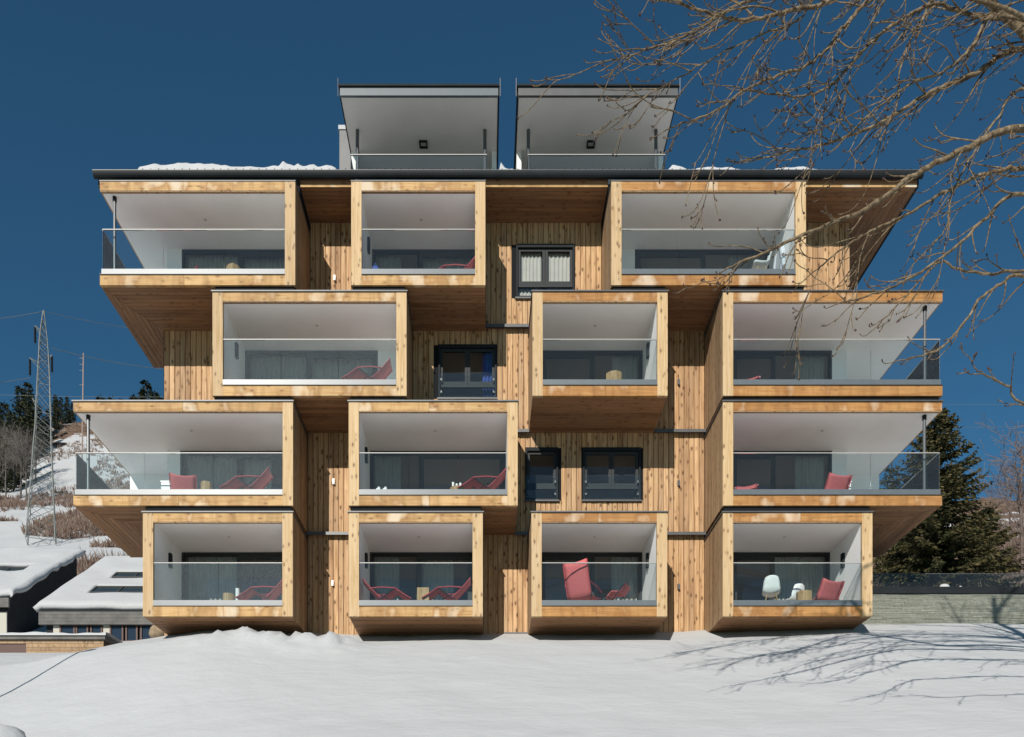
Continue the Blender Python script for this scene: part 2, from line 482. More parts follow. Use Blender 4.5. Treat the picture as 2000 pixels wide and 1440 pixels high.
# (left px, right px, row, open side, orange beams?, door: x0, split, x1, framed side, dirty glass)
ROWS = {1: (WZ(557), WZ(447)), 2: (WZ(773), WZ(662)), 3: (WZ(987.5), WZ(884)), 4: (WZ(1204), WZ(1099))}
BOX = [
    (195, 576.5, 1, 'L', 'beam', (355, 468, 575, 'R'), 'glass'),
    (686, 948, 1, None, 'beam', (721, 819, 932, 'R'), 'glass'),
    (1194, 1574, 1, None, 'beam_orange', (1240, 1375, 1506, 'L'), 'glass'),
    (415, 794, 2, None, 'beam', (475, 601, 738, 'R'), 'glass_dirty'),
    (1040, 1304, 2, None, 'beam_orange', (1056, 1158, 1255, 'L'), 'glass'),
    (1412, 1841, 2, 'R', 'beam_orange', (1428, 1512, 1625, 'L'), 'glass'),
    (143, 572, 3, 'L', 'beam', (352, 465, 560, 'R'), 'glass_dirty'),
    (681, 1011, 3, None, 'beam', (719, 822, 988, 'R'), 'glass'),
    (1412, 1840, 3, 'R', 'beam_orange', (1428, 1512, 1625, 'L'), 'glass'),
    (279, 571.5, 4, None, 'beam', (352, 465, 560, 'R'), 'glass_dirty'),
    (681, 943, 4, None, 'beam', (720, 817, 926, 'R'), 'glass'),
    (1038, 1303, 4, None, 'beam_orange', (1054, 1158, 1254, 'L'), 'glass'),
    (1412, 1704, 4, None, 'beam_orange', (1428, 1510, 1622, 'L'), 'glass'),
]
HB, TB, PW = 0.285, 0.24, 0.278      # bottom beam, top beam, post width
BH = 2.81                             # height of a box
BALC = []

def planks_xy(mb_cb, x0f, x1f, y0, y1, w, z0, z1, mat, parent, name):
    """boards along X laid side by side in Y; x0f/x1f give the ends at a given y"""
    n = max(1, int(round((y1 - y0) / w))); s = (y1 - y0) / n
    for i in range(n):
        a, b = y0 + i * s + 0.006, y0 + (i + 1) * s - 0.006
        dz = random.uniform(-0.003, 0.003)
        m = MB()
        m.prism([(x0f(a), a, z0 + dz), (x1f(a), a, z0 + dz), (x1f(b), b, z0 + dz), (x0f(b), b, z0 + dz)], (0, 0, z1 - z0))
        m.build(name, mat, parent)

def curtain(x0, x1, y, z0, z1, amp=0.035, wave=0.13):
    m = MB(); n = max(8, int((x1 - x0) / wave * 6))
    vs = []; fs = []
    for i in range(n + 1):
        t = i / n; x = x0 + (x1 - x0) * t
        yy = y + amp * math.sin(2 * math.pi * (x / wave) + 0.6 * math.sin(x * 5))
        vs += [(x, yy, z0), (x, yy, z1)]
    for i in range(n):
        fs.append((2*i, 2*i+2, 2*i+3, 2*i+1))
    return m.add(vs, fs)

def room(x0, x1, y0, y1, z0, z1):
    m = MB()
    vs = [(x0,y0,z0),(x1,y0,z0),(x1,y1,z0),(x0,y1,z0),(x0,y0,z1),(x1,y0,z1),(x1,y1,z1),(x0,y1,z1)]
    return m.add(vs, [(0,1,2,3),(4,7,6,5),(1,5,6,2),(2,6,7,3),(3,7,4,0)])

def rect_frame(x0, x1, z0, z1, w, y0, y1, wt=None, wb=None):
    m = MB(); wt = wt or w; wb = wb or w
    m.box(x0, x0 + w, y0, y1, z0, z1); m.box(x1 - w, x1, y0, y1, z0, z1)
    m.box(x0 + w, x1 - w, y0, y1, z1 - wt, z1); m.box(x0 + w, x1 - w, y0, y1, z0, z0 + wb)
    return m

for bi, (pl, pr, row, opn, beam, door, gl) in enumerate(BOX):
    zb, zr = ROWS[row]
    zt = zb + BH
    x0, x1 = WX(pl), WX(pr)
    oL, oR = opn == 'L', opn == 'R'
    zc = zt - TB                        # ceiling
    zf = zb + HB                        # floor
    il = x0 + (0.03 if oL else PW); ir = x1 - (0.03 if oR else PW)
    # white shell: ceiling slab, floor slab, side walls (the part that carries the rest)
    s = MB()
    yend = YB
    s.box(x0 + 0.03, x1 - 0.03, 0.10, YB + 0.1, zc, zt - 0.01)
    s.box(x0 + 0.03, x1 - 0.03, 0.10, YB + 0.1, zb + 0.03, zf - 0.005)
    if not oL: s.box(x0 + 0.03, il, 0.10, YB + 0.1, zf - 0.005, zc)
    if not oR: s.box(ir, x1 - 0.03, 0.10, YB + 0.1, zf - 0.005, zc)
    xo0, xo1 = (x0, XWL) if oL else (XWR, x1)
    if opn:
        a, b = (x0 + 0.03, XWL - 0.0) if oL else (XWR, x1 - 0.03)
        s.box(a, b, YB + 0.1, YE + 0.12, zc, zt - 0.01)
        s.box(a, b, YB + 0.1, YE + 0.12, zb + 0.03, zf - 0.005)
        s.box(a, b, YE, YE + 0.12, zf - 0.005, zc)                       # end wall
        if oL: s.box(XWL, XWL + 0.12, YB + 0.1, YE, zf - 0.005, zc)
        else: s.box(XWR - 0.12, XWR, YB + 0.1, YE, zf - 0.005, zc)
    # back wall around the door
    dx0, dsp, dx1 = (WX(p, YB) for p in door[:3])
    wl0 = XWL if oL else il; wr0 = XWR if oR else ir
    dtop = zc - 0.012
    if dx0 > wl0 + 0.01: s.box(wl0, dx0, YB, YB + 0.1, zf - 0.005, zc)
    if dx1 < wr0 - 0.01: s.box(dx1, wr0, YB, YB + 0.1, zf - 0.005, zc)
    balc = s.build('balcony', M['plaster'], house)
    MB().box(il + 0.005, ir - 0.005, 0.10, YB - 0.004, zf - 0.003, zf + 0.022).build('floor_deck', M['deck'], balc)
    BALC.append((x0, x1, zb, zf, zc, row))
    # timber frame
    if not oL: MB().box(x0, x0 + PW, 0.0, 0.10, zb, zt).build('post', M['post'], balc)
    if not oR: MB().box(x1 - PW, x1, 0.0, 0.10, zb, zt).build('post', M['post'], balc)
    fl = x0 if oL else x0 + PW; fr_ = x1 if oR else x1 - PW
    topm = beam if bi not in (4,) else 'beam_orange'
    nb_ = max(1, int(math.ceil((fr_ - fl) / 3.1)))
    for nm, mt_, za, zz_ in (('top_beam', topm, zc, zt - 0.002), ('bottom_beam', beam, zb + 0.002, zf)):
        cut = [fl] + [fl + (fr_ - fl) * (k + random.uniform(-0.12, 0.12)) / nb_ for k in range(1, nb_)] + [fr_]
        for ca, cb in zip(cut[:-1], cut[1:]):
            MB().box(ca + (0.003 if ca > fl else 0), cb - (0.003 if cb < fr_ else 0), 0.003, 0.10, za, zz_).build(nm, M[mt_], balc)
    # dark soffit trim line under the top beam
    MB().box(fl + 0.002, fr_ - 0.002, 0.012, 0.09, zc - 0.022, zc).build('drip_trim', M['side'], balc)
    if opn:
        xs0, xs1 = (x0, x0 + 0.03) if oL else (x1 - 0.03, x1)
        MB().box(xs0, xs1, 0.10, YE + 0.12, zc, zt - 0.002).build('side_beam', M['beam_y'], balc)
        MB().box(xs0, xs1, 0.10, YE + 0.12, zb + 0.002, zf).build('side_beam', M['beam_y'], balc)
    # soffit boards
    w = 0.146
    if not opn:
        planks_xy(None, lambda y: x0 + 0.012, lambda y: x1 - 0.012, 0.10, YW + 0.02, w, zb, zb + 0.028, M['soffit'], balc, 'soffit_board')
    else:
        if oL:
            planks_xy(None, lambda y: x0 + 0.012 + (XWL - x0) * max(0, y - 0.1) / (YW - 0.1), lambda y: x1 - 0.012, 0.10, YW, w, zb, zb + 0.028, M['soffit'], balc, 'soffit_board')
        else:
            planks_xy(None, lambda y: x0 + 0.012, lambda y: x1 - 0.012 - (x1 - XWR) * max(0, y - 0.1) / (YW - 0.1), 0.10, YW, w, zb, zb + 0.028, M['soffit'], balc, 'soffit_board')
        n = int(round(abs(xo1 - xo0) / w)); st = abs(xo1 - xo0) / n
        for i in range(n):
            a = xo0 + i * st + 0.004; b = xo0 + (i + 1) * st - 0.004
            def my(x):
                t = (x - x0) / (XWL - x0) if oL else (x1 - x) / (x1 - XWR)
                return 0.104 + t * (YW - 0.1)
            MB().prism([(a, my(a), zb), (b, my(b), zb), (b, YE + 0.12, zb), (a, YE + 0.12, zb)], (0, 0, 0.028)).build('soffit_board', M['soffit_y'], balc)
    # cladding of the closed sides
    for side, closed in ((-1, not oL), (1, not oR)):
        if not closed: continue
        m = MB(); n = 12; ya = 0.102; st = (YW - ya) / n
        for i in range(n):
            off = random.uniform(0, 0.004)
            if side < 0: m.box(x0 + 0.004 - off, x0 + 0.029, ya + i * st + 0.003, ya + (i + 1) * st - 0.003, zb + 0.004, zt - 0.004)
            else: m.box(x1 - 0.029, x1 - 0.004 + off, ya + i * st + 0.003, ya + (i + 1) * st - 0.003, zb + 0.004, zt - 0.004)
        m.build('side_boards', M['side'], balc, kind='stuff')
    # sheet metal cap
    m = MB()
    if row != 1:
        m.box(x0 - 0.03, x1 + 0.03, -0.035, YW - 0.004 if not opn else YW - 0.004, zt + 0.002, zt + 0.036)
        if opn:
            if oL: m.box(x0 - 0.03, XWL - 0.004, YW - 0.004, YE + 0.15, zt + 0.002, zt + 0.036)
            else: m.box(XWR + 0.004, x1 + 0.03, YW - 0.004, YE + 0.15, zt + 0.002, zt + 0.036)
        m.build('metal_cap', M['cap'], balc)
    else:
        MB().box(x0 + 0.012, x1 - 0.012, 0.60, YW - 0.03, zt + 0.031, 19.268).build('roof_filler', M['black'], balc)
        MB().box(x0 - 0.012, x1 + 0.012, -0.012, YW - 0.03, zt + 0.001, zt + 0.03).build('metal_cap', M['cap'], balc)
    # glass balustrade
    gx0, gx1 = (x0 + 0.055 if oL else il + 0.012), (x1 - 0.055 if oR else ir - 0.012)
    zp = zf + 0.152
    pr_ = MB(); pr_.box(gx0 - 0.01, gx1 + 0.01, -0.006, 0.075, zf + 0.004, zp)
    pr_.build('base_profile', M['alu'], balc)
    MB().box(gx0 - 0.05 if oL else gx0 - 0.01, gx1 + 0.05 if oR else gx1 + 0.01, -0.03, 0.09, zf - 0.006, zf + 0.004).build('sill_sheet', M['cap'], balc)
    npan = 3 if (x1 - x0) > 4.4 else 2
    for i in range(npan):
        a = gx0 + (gx1 - gx0) * i / npan + 0.006; b = gx0 + (gx1 - gx0) * (i + 1) / npan - 0.006
        MB().box(a, b, 0.026, 0.042, zp - 0.02, zr - 0.012).build('glass_pane', M[gl], balc)
    MB().box(gx0, gx1, 0.018, 0.050, zr - 0.010, zr + 0.012).build('handrail', M['rail'], balc)
    if opn:
        xg = gx0 if oL else gx1
        MB().box(xg - 0.008, xg + 0.008, 0.085, YE - 0.02, zp - 0.02, zr - 0.012).build('glass_pane', M['glass_clean'], balc)
        MB().box(xg - 0.016, xg + 0.016, 0.052, YE - 0.02, zr - 0.010, zr + 0.012).build('handrail', M['rail'], balc)
        MB().box(xg - 0.03, xg + 0.03, 0.08, YE - 0.02, zf + 0.004, zp).build('base_profile', M['alu'], balc)
        xp = x0 + 0.30 if oL else x1 - 0.36
        MB().tube([(xp, 0.23, zf), (xp, 0.23, zc)], 0.042, 10).build('steel_post', M['steel'], balc, smooth=False)
        MB().tube([(xp, 0.23, zc - 0.13), (xp, 0.23, zc)], 0.056, 10).build('post_head', M['dark'], balc)
    # black joint to the box above / below
    # wall lamp on a side wall of the loggia
    lampside = {3: 'L', 4: 'R', 7: 'L', 9: 'L', 10: 'L', 11: 'R', 12: 'R', 1: 'L'}.get(bi)
    if lampside:
        zz = zc - 0.62; yy = 1.15
        m = MB()
        xa, xb = (il, il + 0.07) if lampside == 'L' else (ir - 0.07, ir)
        m.box(xa, xb, yy - 0.07, yy + 0.07, zz - 0.20, zz + 0.20)
        lm = m.build('wall_lamp', M['dark'], balc)
    MB().tube([((il + ir) / 2, 1.0, zc - 0.012), ((il + ir) / 2, 1.0, zc + 0.004)], 0.04, 10).build('ceiling_spot', M['lampglass'], balc)
    # sliding door
    dp = MB()
    d0, d1 = max(dx0, (XWL if oL else il)), min(dx1, (XWR if oR else ir))
    fr = rect_frame(d0, d1, zf, dtop, 0.06, YB + 0.0, YB + 0.09)
    dr = fr.build('sliding_door', M['window'], house)
    fixed = (d0 + 0.06, dsp - 0.03) if door[3] == 'R' else (dsp + 0.03, d1 - 0.06)
    leaf = (dsp - 0.03, d1 - 0.06) if door[3] == 'R' else (d0 + 0.06, dsp + 0.03)
    rect_frame(leaf[0], leaf[1], zf + 0.062, dtop - 0.062, 0.115, YB + 0.012, YB + 0.05, wt=0.15).build('door_leaf', M['window'], dr)
    MB().box(leaf[0] + 0.11, leaf[1] - 0.11, YB + 0.026, YB + 0.036, zf + 0.17, dtop - 0.2).build('pane', M['pane'], dr)
    rect_frame(fixed[0], fixed[1], zf + 0.062, dtop - 0.062, 0.03, YB + 0.055, YB + 0.085).build('door_leaf', M['window'], dr)
    MB().box(fixed[0] + 0.025, fixed[1] - 0.025, YB + 0.066, YB + 0.076, zf + 0.08, dtop - 0.08).build('pane', M['pane'], dr)
    cw = (fixed[1] - fixed[0]) * (0.55 if bi % 3 else 0.95)
    c0 = fixed[0] + 0.05 if door[3] == 'R' else fixed[1] - 0.05 - cw
    curtain(c0, c0 + cw, YB + 0.26, zf + 0.03, dtop - 0.03).build('curtain', M['curtain'], dr, smooth=True)
    if bi in (0, 1, 3, 10, 6):
        curtain(leaf[0] + 0.1, leaf[0] + 0.1 + (leaf[1] - leaf[0]) * (0.9 if bi in (0, 1, 3) else 0.6), YB + 0.30, zf + 0.03, dtop - 0.03).build('curtain', M['curtain'], dr, smooth=True)
    room(d0 - 0.2, d1 + 0.2, YB + 0.101, YB + 3.0, zf - 0.01, dtop + 0.006).build('room', M['room'], dr)

# black recessed joints between stacked boxes
for i, a in enumerate(BALC):
    for j, b in enumerate(BALC):
        if b[5] == a[5] + 1:
            xa, xb = max(a[0], b[0]), min(a[1], b[1])
            if xb - xa > 0.3:
                zlo = b[2] + BH + 0.036; zhi = a[2]
                MB().box(xa + 0.05, xb - 0.05, 0.07, YW - 0.05, zlo, zhi).build('shadow_joint', M['black'], house)

# ------------------------------------------------------------------ plank wall with windows
LV = [19.27, 16.17, 13.10, 10.10, 6.60]          # storey lines of the cladding
def gaps(row):
    bs = sorted([(b[0], b[1]) for b in BALC if b[5] == row])
    out = []; cur = XWL
    for a, b in bs:
        if a - cur > 0.02: out.append((cur, a))
        cur = max(cur, b)
    if XWR - cur > 0.02: out.append((cur, XWR))
    return out
WIN = []
for (pa, pb, ta, tb_, n, kind) in ((1008, 1122, 478, 583, 2, 'curtain'), (856, 970, 674, 779, 2, 'guard'), (1026, 1090, 875, 978, 1, 'guard'), (1138, 1251, 875, 978, 2, 'guard')):
    WIN.append((WX(pa, YW), WX(pb, YW), WZ(tb_, YW), WZ(ta, YW), n, kind))

wallm = MB()
for r in range(1, 5):
    zt, zb = LV[r - 1], LV[r]
    for a, b in gaps(r):
        a2, b2 = a - 0.02, b + 0.02
        holes = [w for w in WIN if w[0] > a and w[1] < b and w[2] > zb and w[3] < zt]
        cuts = sorted(set([a2, b2] + [v for w in holes for v in (w[0], w[1])]))
        for c0, c1 in zip(cuts[:-1], cuts[1:]):
            hh = [w for w in holes if w[0] <= c0 + 1e-6 and w[1] >= c1 - 1e-6]
            if not hh: wallm.box(c0, c1, YW + 0.026, YW + 0.14, zb, zt)
            else:
                wallm.box(c0, c1, YW + 0.026, YW + 0.14, zb, hh[0][2]); wallm.box(c0, c1, YW + 0.026, YW + 0.14, hh[0][3], zt)
# side walls and the mass behind
wallm.box(XWL - 0.02, XWL + 0.12, YE + 0.13, 14, 6.0, 19.2)
wallm.box(XWR - 0.12, XWR + 0.02, YE + 0.13, 14, 6.0, 19.2)
wallm.box(XWL + 0.13, XWR - 0.13, 5.4, 14, 6.0, 19.2)
front = wallm.build('front_wall', M['black'], house)
for r in range(1, 5):
    zt, zb = LV[r - 1], LV[r]
    for a, b in gaps(r):
        n = max(1, int(round((b - a) / 0.152))); st = (b - a) / n
        for i in range(n):
            wv = random.uniform(-0.012, 0.012) if 0 < i else 0
            p0 = a + i * st + 0.004; p1 = a + (i + 1) * st - 0.004
            off = random.uniform(-0.005, 0.005)
            rnd = random.random()
            spans = [(zb + 0.02, zt - 0.005)]
            for w in WIN:
                if w[0] < p1 and w[1] > p0 and w[2] > zb and w[3] < zt:
                    spans = [(zb + 0.02, w[2] - 0.004), (w[3] + 0.004, zt - 0.005)]
                    # boards at the jamb are cut to the opening by the window frame
            for s0, s1 in spans:
                c = 0.013
                MB().prism([(p0, YW + 0.026, s0), (p0, YW + off + c, s0), (p0 + c, YW + off, s0), (p1 - c, YW + off, s0), (p1, YW + off + c, s0), (p1, YW + 0.026, s0)], (0, 0, s1 - s0), rnd).build('plank', M['plank'], front)
# metal flashings where the cladding changes storey
for r in range(1, 4):
    for a, b in gaps(r):
        for c, e in gaps(r + 1):
            xa, xb = max(a, c), min(b, e)
            if xb - xa > 0.05:
                MB().box(xa - 0.0, xb + 0.0, YW - 0.17, YW + 0.02, LV[r] - 0.015, LV[r] + 0.012).build('flashing', M['cap'], front)
                MB().box(xa, xb, YW - 0.17, YW - 0.155, LV[r] - 0.075, LV[r] - 0.016).build('flashing', M['cap'], front)
# plinth strip and small fittings on the planks
MB().box(WX(985, YW), WX(1034, YW), YW - 0.05, YW - 0.008, 6.6, WZ(1236, YW)).build('plinth_strip', M['cap'], front)
for px, py in ((654, 545), (652, 942), (650, 1140), (1325, 748), (1325, 945), (1325, 1147)):
    m = MB(); x = WX(px, YW); z = WZ(py, YW)
    m.box(x - 0.03, x + 0.03, YW - 0.06, YW - 0.006, z - 0.08, z + 0.08); m.box(x - 0.018, x + 0.03, YW - 0.085, YW - 0.06, z - 0.09, z - 0.03)
    m.build('wall_fitting', M['white'] if px < 700 else M['steel'], front)
# windows
for wi, (x0, x1, z0, z1, n, kind) in enumerate(WIN):
    w = rect_frame(x0, x1, z0, z1, 0.055, YW - 0.035, YW + 0.13, wt=0.10).build('window', M['dark'], house)
    ztr = z0 + 0.40
    yf = YW + 0.03
    MB().box(x0 + 0.055, x1 - 0.055, yf, yf + 0.07, ztr - 0.045, ztr + 0.045).build('transom', M['window'], w)
    k = [x0 + 0.055] + ([x0 + (x1 - x0) * 0.5] if n == 2 else []) + [x1 - 0.055]
    for a, b in zip(k[:-1], k[1:]):
        rect_frame(a + 0.004, b - 0.004, ztr + 0.047, z1 - 0.102, 0.075, yf, yf + 0.06).build('sash', M['window'], w)
        MB().box(a + 0.07, b - 0.07, yf + 0.025, yf + 0.035, ztr + 0.115, z1 - 0.17).build('pane', M['pane'], w)
    MB().box(x0 + 0.05, x1 - 0.05, yf + 0.02, yf + 0.03, z0 + 0.05, ztr - 0.045).build('pane', M['pane'], w)
    MB().box(x0 - 0.03, x1 + 0.03, YW - 0.075, YW - 0.036, z0 - 0.045, z0 - 0.002).build('sill', M['cap'], w)
    room(x0 - 0.3, x1 + 0.3, YW + 0.141, YW + 2.6, z0 - 0.3, z1 + 0.1).build('room', M['room'], w)
    if kind == 'curtain':
        mid = (x0 + x1) / 2
        curtain(x0 + 0.08, mid - 0.1, YW + 0.165, z0 - 0.2, z1 - 0.02, 0.018, 0.11).build('curtain', M['curtain'], w, smooth=True)
        curtain(mid + 0.08, x1 - 0.03, YW + 0.165, z0 - 0.2, z1 - 0.02, 0.018, 0.12).build('curtain', M['curtain'], w, smooth=True)
    else:
        if wi == 1: curtain(x1 - 0.42, x1 - 0.02, YW + 0.26, z0 - 0.2, z1 - 0.02, 0.03, 0.1).build('curtain', M['blue'], w, smooth=True)
        MB().box(x0 + 0.012, x1 - 0.012, YW - 0.075, YW - 0.063, z0 + 0.01, z0 + 0.72).build('guard_glass', M['glass'], w)
        for xx in (x0 + 0.09, x1 - 0.09):
            for zz in (z0 + 0.16, z0 + 0.52):
                MB().box(xx - 0.022, xx + 0.022, YW - 0.085, YW - 0.036, zz - 0.03, zz + 0.03).build('glass_clamp', M['alu'], w)

# ------------------------------------------------------------------ roof, gutter, penthouses
XG0, XG1 = -10.85, 12.12
XS = 12.03
R = MB()
RS = 0.32                                   # roof pitch (rise per metre)
def roofz(y): return 19.57 + RS * (y - 0.50)
PENT = [(WX(666, 0.675), WX(972, 0.675)), (WX(1013, 0.675), WX(1322, 0.675))]
def slab(m, x0, x1, y0, y1, t=0.07):
    m.prism([(x0, y0, roofz(y0)), (x1, y0, roofz(y0)), (x1, y1, roofz(y1)), (x0, y1, roofz(y1))], (0, 0, -t))
slab(R, XG0, XG1, 0.50, 0.66)
cuts = [XG0, PENT[0][0], PENT[0][1], PENT[1][0], PENT[1][1], XG1]
for k in (0, 2, 4): slab(R, cuts[k], cuts[k + 1], 0.66, 6.5)
for k in (1, 3): slab(R, cuts[k], cuts[k + 1], 4.4, 6.5)
R.box(PENT[0][0], PENT[0][1], 0.66, 5.0, 19.31, 19.37); R.box(PENT[1][0], PENT[1][1], 0.66, 5.0, 19.31, 19.37)
roof = R.build('roof', M['dark'], house)
# gutter
m = MB()
pts = []
for k in range(9):
    a = math.pi * (1.0 + k / 8)
    pts.append((0.105 * math.cos(a), 0.12 * math.sin(a)))
poly = [(XG0, 0.50 + p[0], 19.53 + p[1] * 1.15) for p in pts]
m.prism(poly, (XG1 - XG0, 0, 0))
m.build('gutter', M['dark'], roof)
MB().box(XG0, XG1, 0.388, 0.612, 19.532, 19.552).build('gutter_bead', M['cap'], roof)
# seam ribs at the eave
m = MB(); x = XG0 + 0.5
while x < XG1 - 0.3:
    m.prism([(x - 0.011, 0.51, roofz(0.51)), (x - 0.011, 0.85, roofz(0.85)), (x - 0.011, 0.85, roofz(0.85) + 0.11), (x - 0.011, 0.51, roofz(0.51) + 0.11)], (0.022, 0, 0))
    x += 0.215 * random.uniform(0.9, 1.1)
m.build('seam_ribs', M['dark'], roof, kind='stuff')
# eaves board lit by the sun and sloping underside in front of it
ed = 0.0277 * D
for a, b in gaps(1):
    a2 = a + 0.004; b2 = (XS if b > 10 else b) - 0.004
    MB().box(a2, b2, ed, ed + 0.03, 19.265, 19.345).build('eaves_board', M['beam'], roof)
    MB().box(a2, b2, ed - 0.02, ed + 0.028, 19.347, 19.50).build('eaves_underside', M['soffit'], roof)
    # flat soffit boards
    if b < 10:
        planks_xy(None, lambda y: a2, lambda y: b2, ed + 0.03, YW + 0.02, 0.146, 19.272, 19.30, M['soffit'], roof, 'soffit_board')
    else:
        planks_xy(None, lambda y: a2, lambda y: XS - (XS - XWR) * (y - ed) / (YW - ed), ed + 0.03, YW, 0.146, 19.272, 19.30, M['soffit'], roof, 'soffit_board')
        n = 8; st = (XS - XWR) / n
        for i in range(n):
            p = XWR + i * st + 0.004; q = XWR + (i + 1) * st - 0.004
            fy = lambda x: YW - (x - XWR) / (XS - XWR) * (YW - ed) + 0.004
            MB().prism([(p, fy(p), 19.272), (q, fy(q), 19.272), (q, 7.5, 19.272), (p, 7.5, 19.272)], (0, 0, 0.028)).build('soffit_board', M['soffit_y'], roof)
MB().box(XS + 0.002, XS + 0.05, 0.62, 7.5, 19.26, 19.56).build('verge_board', M['dark'], roof)
MB().box(XG0 + 0.06, XG0 + 0.10, 0.62, 7.5, 19.26, 19.56).build('verge_board', M['dark'], roof)

for pi, (x0, x1) in enumerate(PENT):
    zc = WZ(190, 0.675)
    m = MB(); m.box(x0, x1, 0.675, 5.0, zc, zc + 0.05)
    # back and side walls stand on the terrace
    m.box(x0 + 0.02, x1 - 0.02, 4.6, 4.75, 19.38, zc); m.box(x0 + 0.01, x0 + 0.15, 2.4, 4.6, 19.38, zc); m.box(x1 - 0.15, x1 - 0.01, 2.4, 4.6, 19.38, zc)
    pent = m.build('penthouse', M['plaster_grey'], house)
    zt = WZ(168.5, 0.62)
    MB().box(x0 - 0.015, x1 + 0.015, 0.60, 0.672, zc - 0.02, zt - 0.05).build('fascia', M['alu' if pi == 0 else 'cap'], pent)
    MB().box(x0 - 0.05, x1 + 0.05, 0.55, 5.0, zt - 0.048, zt).build('roof_sheet', M['dark'], pent)
    MB().box(x0 - 0.03, x0 - 0.002, 0.675, 5.0, zc - 0.01, zt - 0.05).build('roof_edge', M['dark'], pent)
    MB().box(x1 + 0.002, x1 + 0.03, 0.675, 5.0, zc - 0.01, zt - 0.05).build('roof_edge', M['dark'], pent)
    pxs = ((698, 947), (1032, 1281))[pi]
    yp = 1.70
    for p in pxs:
        MB().tube([(WX(p, yp), yp, 19.375), (WX(p, yp), yp, zc)], 0.05, 10).build('steel_post', M['steel'], pent)
    yr = 0.92
    rx = ((685, 951), (1031, 1299))[pi]
    a, b = WX(rx[0], yr), WX(rx[1], yr)
    zr = WZ(303, yr)
    for i in range(2):
        c = a + (b - a) * i / 2 + 0.005; e = a + (b - a) * (i + 1) / 2 - 0.005
        MB().box(c, e, yr - 0.008, yr + 0.008, 19.40, zr - 0.012).build('glass_pane', M['glass'], pent)
    MB().box(a, b, yr - 0.018, yr + 0.018, zr - 0.012, zr + 0.014).build('handrail', M['rail'], pent)
    MB().box(a, b, yr - 0.05, yr + 0.05, 19.375, 19.50).build('base_profile', M['cap'], pent)
    for xe in (a, b):
        MB().box(xe - 0.006, xe + 0.006, yr + 0.03, 2.6, 19.40, zr - 0.012).build('glass_pane', M['glass'], pent)
    # square ceiling lamp
    yl = 2.14; xl_ = WX((827, 1154)[pi], yl)
    rect_frame_m = MB()
    q = 0.12
    rect_frame_m.box(xl_ - q, xl_ + q, yl - q, yl - q + 0.035, zc - 0.05, zc - 0.002); rect_frame_m.box(xl_ - q, xl_ + q, yl + q - 0.035, yl + q, zc - 0.05, zc - 0.002)
    rect_frame_m.box(xl_ - q, xl_ - q + 0.035, yl - q + 0.035, yl + q - 0.035, zc - 0.05, zc - 0.002); rect_frame_m.box(xl_ + q - 0.035, xl_ + q, yl - q + 0.035, yl + q - 0.035, zc - 0.05, zc - 0.002)
    rect_frame_m.build('ceiling_lamp', M['dark'], pent)
    # lightning rods
    for xe in (x0 - 0.07, x1 + 0.07):
        MB().tube([(xe, 0.60, zc - 0.05), (xe, 0.60, WZ(153, 0.6))], 0.012, 5).build('lightning_rod', M['steel'], pent)
# lift shaft head behind the left penthouse
yb = 4.9
MB().box(WX(663, yb), WX(720, yb), yb, yb + 1.2, 19.4, WZ(254, yb)).build('lift_shaft_head', M['cap'], house)

# ------------------------------------------------------------------ snow lying on the roofs
def snow_ridge(name, x0, x1, y0, y1, hfun, base, label, n=80, k=6):
    """a heap: cross-section rises from the front edge and runs back"""
    vs = []; fs = []
    for i in range(n + 1):
        x = x0 + (x1 - x0) * i / n
        for j in range(k + 1):
            y = y0 + (y1 - y0) * (j / k) ** 3
            prof = (0.0, 0.8, 1.0, 1.0, 0.9, 0.7, 0.3)[j]
            e = min(1.0, i / 4, (n - i) / 4)
            vs.append((x, y + 0.015 * math.sin(x * 9), base(y) + max(0.0, hfun(x) + (0.05 * float(fbm(np.array(x * 4.1), np.array(y * 3.0), 4)) if j else 0)) * prof * e))
    for i in range(n):
        for j in range(k):
            a = i * (k + 1) + j
            fs.append((a, a + k + 1, a + k + 2, a + 1))
    return tag(MB().add(vs, fs).build(name, M['snow'], None, smooth=True, kind='stuff'), label)
def left_snow(x):
    px = VX + x * F / (D + 0.55)
    h = np.interp(px, [262, 275, 300, 350, 400, 450, 500, 510, 530, 545, 552, 560, 566, 575, 580, 592, 600, 612, 620, 635, 662],
                  [0, .14, .17, .205, .18, .13, .08, .10, .14, .12, .30, .20, .19, .13, .21, .12, .13, .19, .12, .13, .05])
    return float(h) + 0.10
rb = lambda y: roofz(y) + 0.004
snow_ridge('roof_snow', WX(262, .55), WX(664, .55), 0.52, 2.9, left_snow, rb, 'snow lying along the eaves left of the penthouses', n=160)
snow_ridge('roof_snow', WX(1296, .55), WX(1660, .55), 0.53, 2.9, lambda x: 0.15 + 0.13 * math.exp(-((x - WX(1320)) / 0.5) ** 2) + 0.05 * math.sin(x * 3.1), rb, 'thin strip of snow on the eaves right of the penthouses')
snow_ridge('roof_snow', WX(974, .55), WX(1007, .55), 0.53, 2.9, lambda x: 0.14 + 0.45 * max(0, (WX(996) - x) / 0.35) ** 2, rb, 'snow drift in the gap between the two penthouses', n=30)
m = MB(); b7 = BALC[6]
for dx, s in ((0.55, 1.0), (0.9, 0.6)):
    m.ball((b7[0] + dx, 0.55, b7[2] + BH + 0.03), (0.42 * s, 0.35, 0.13 * s), 12, 6)
tag(m.build('snow_patch', M['snow'], None, smooth=True, kind='stuff'), 'small snow patch on top of the left third-row balcony box')
m = MB(); m.box(WX(661, yb), WX(722, yb), yb - 0.03, yb + 1.23, WZ(254, yb) + 0.002, WZ(254, yb) + 0.14)
tag(m.build('snow_cap', M['snow'], None, kind='stuff'), 'snow cap on the lift shaft head behind the left penthouse')

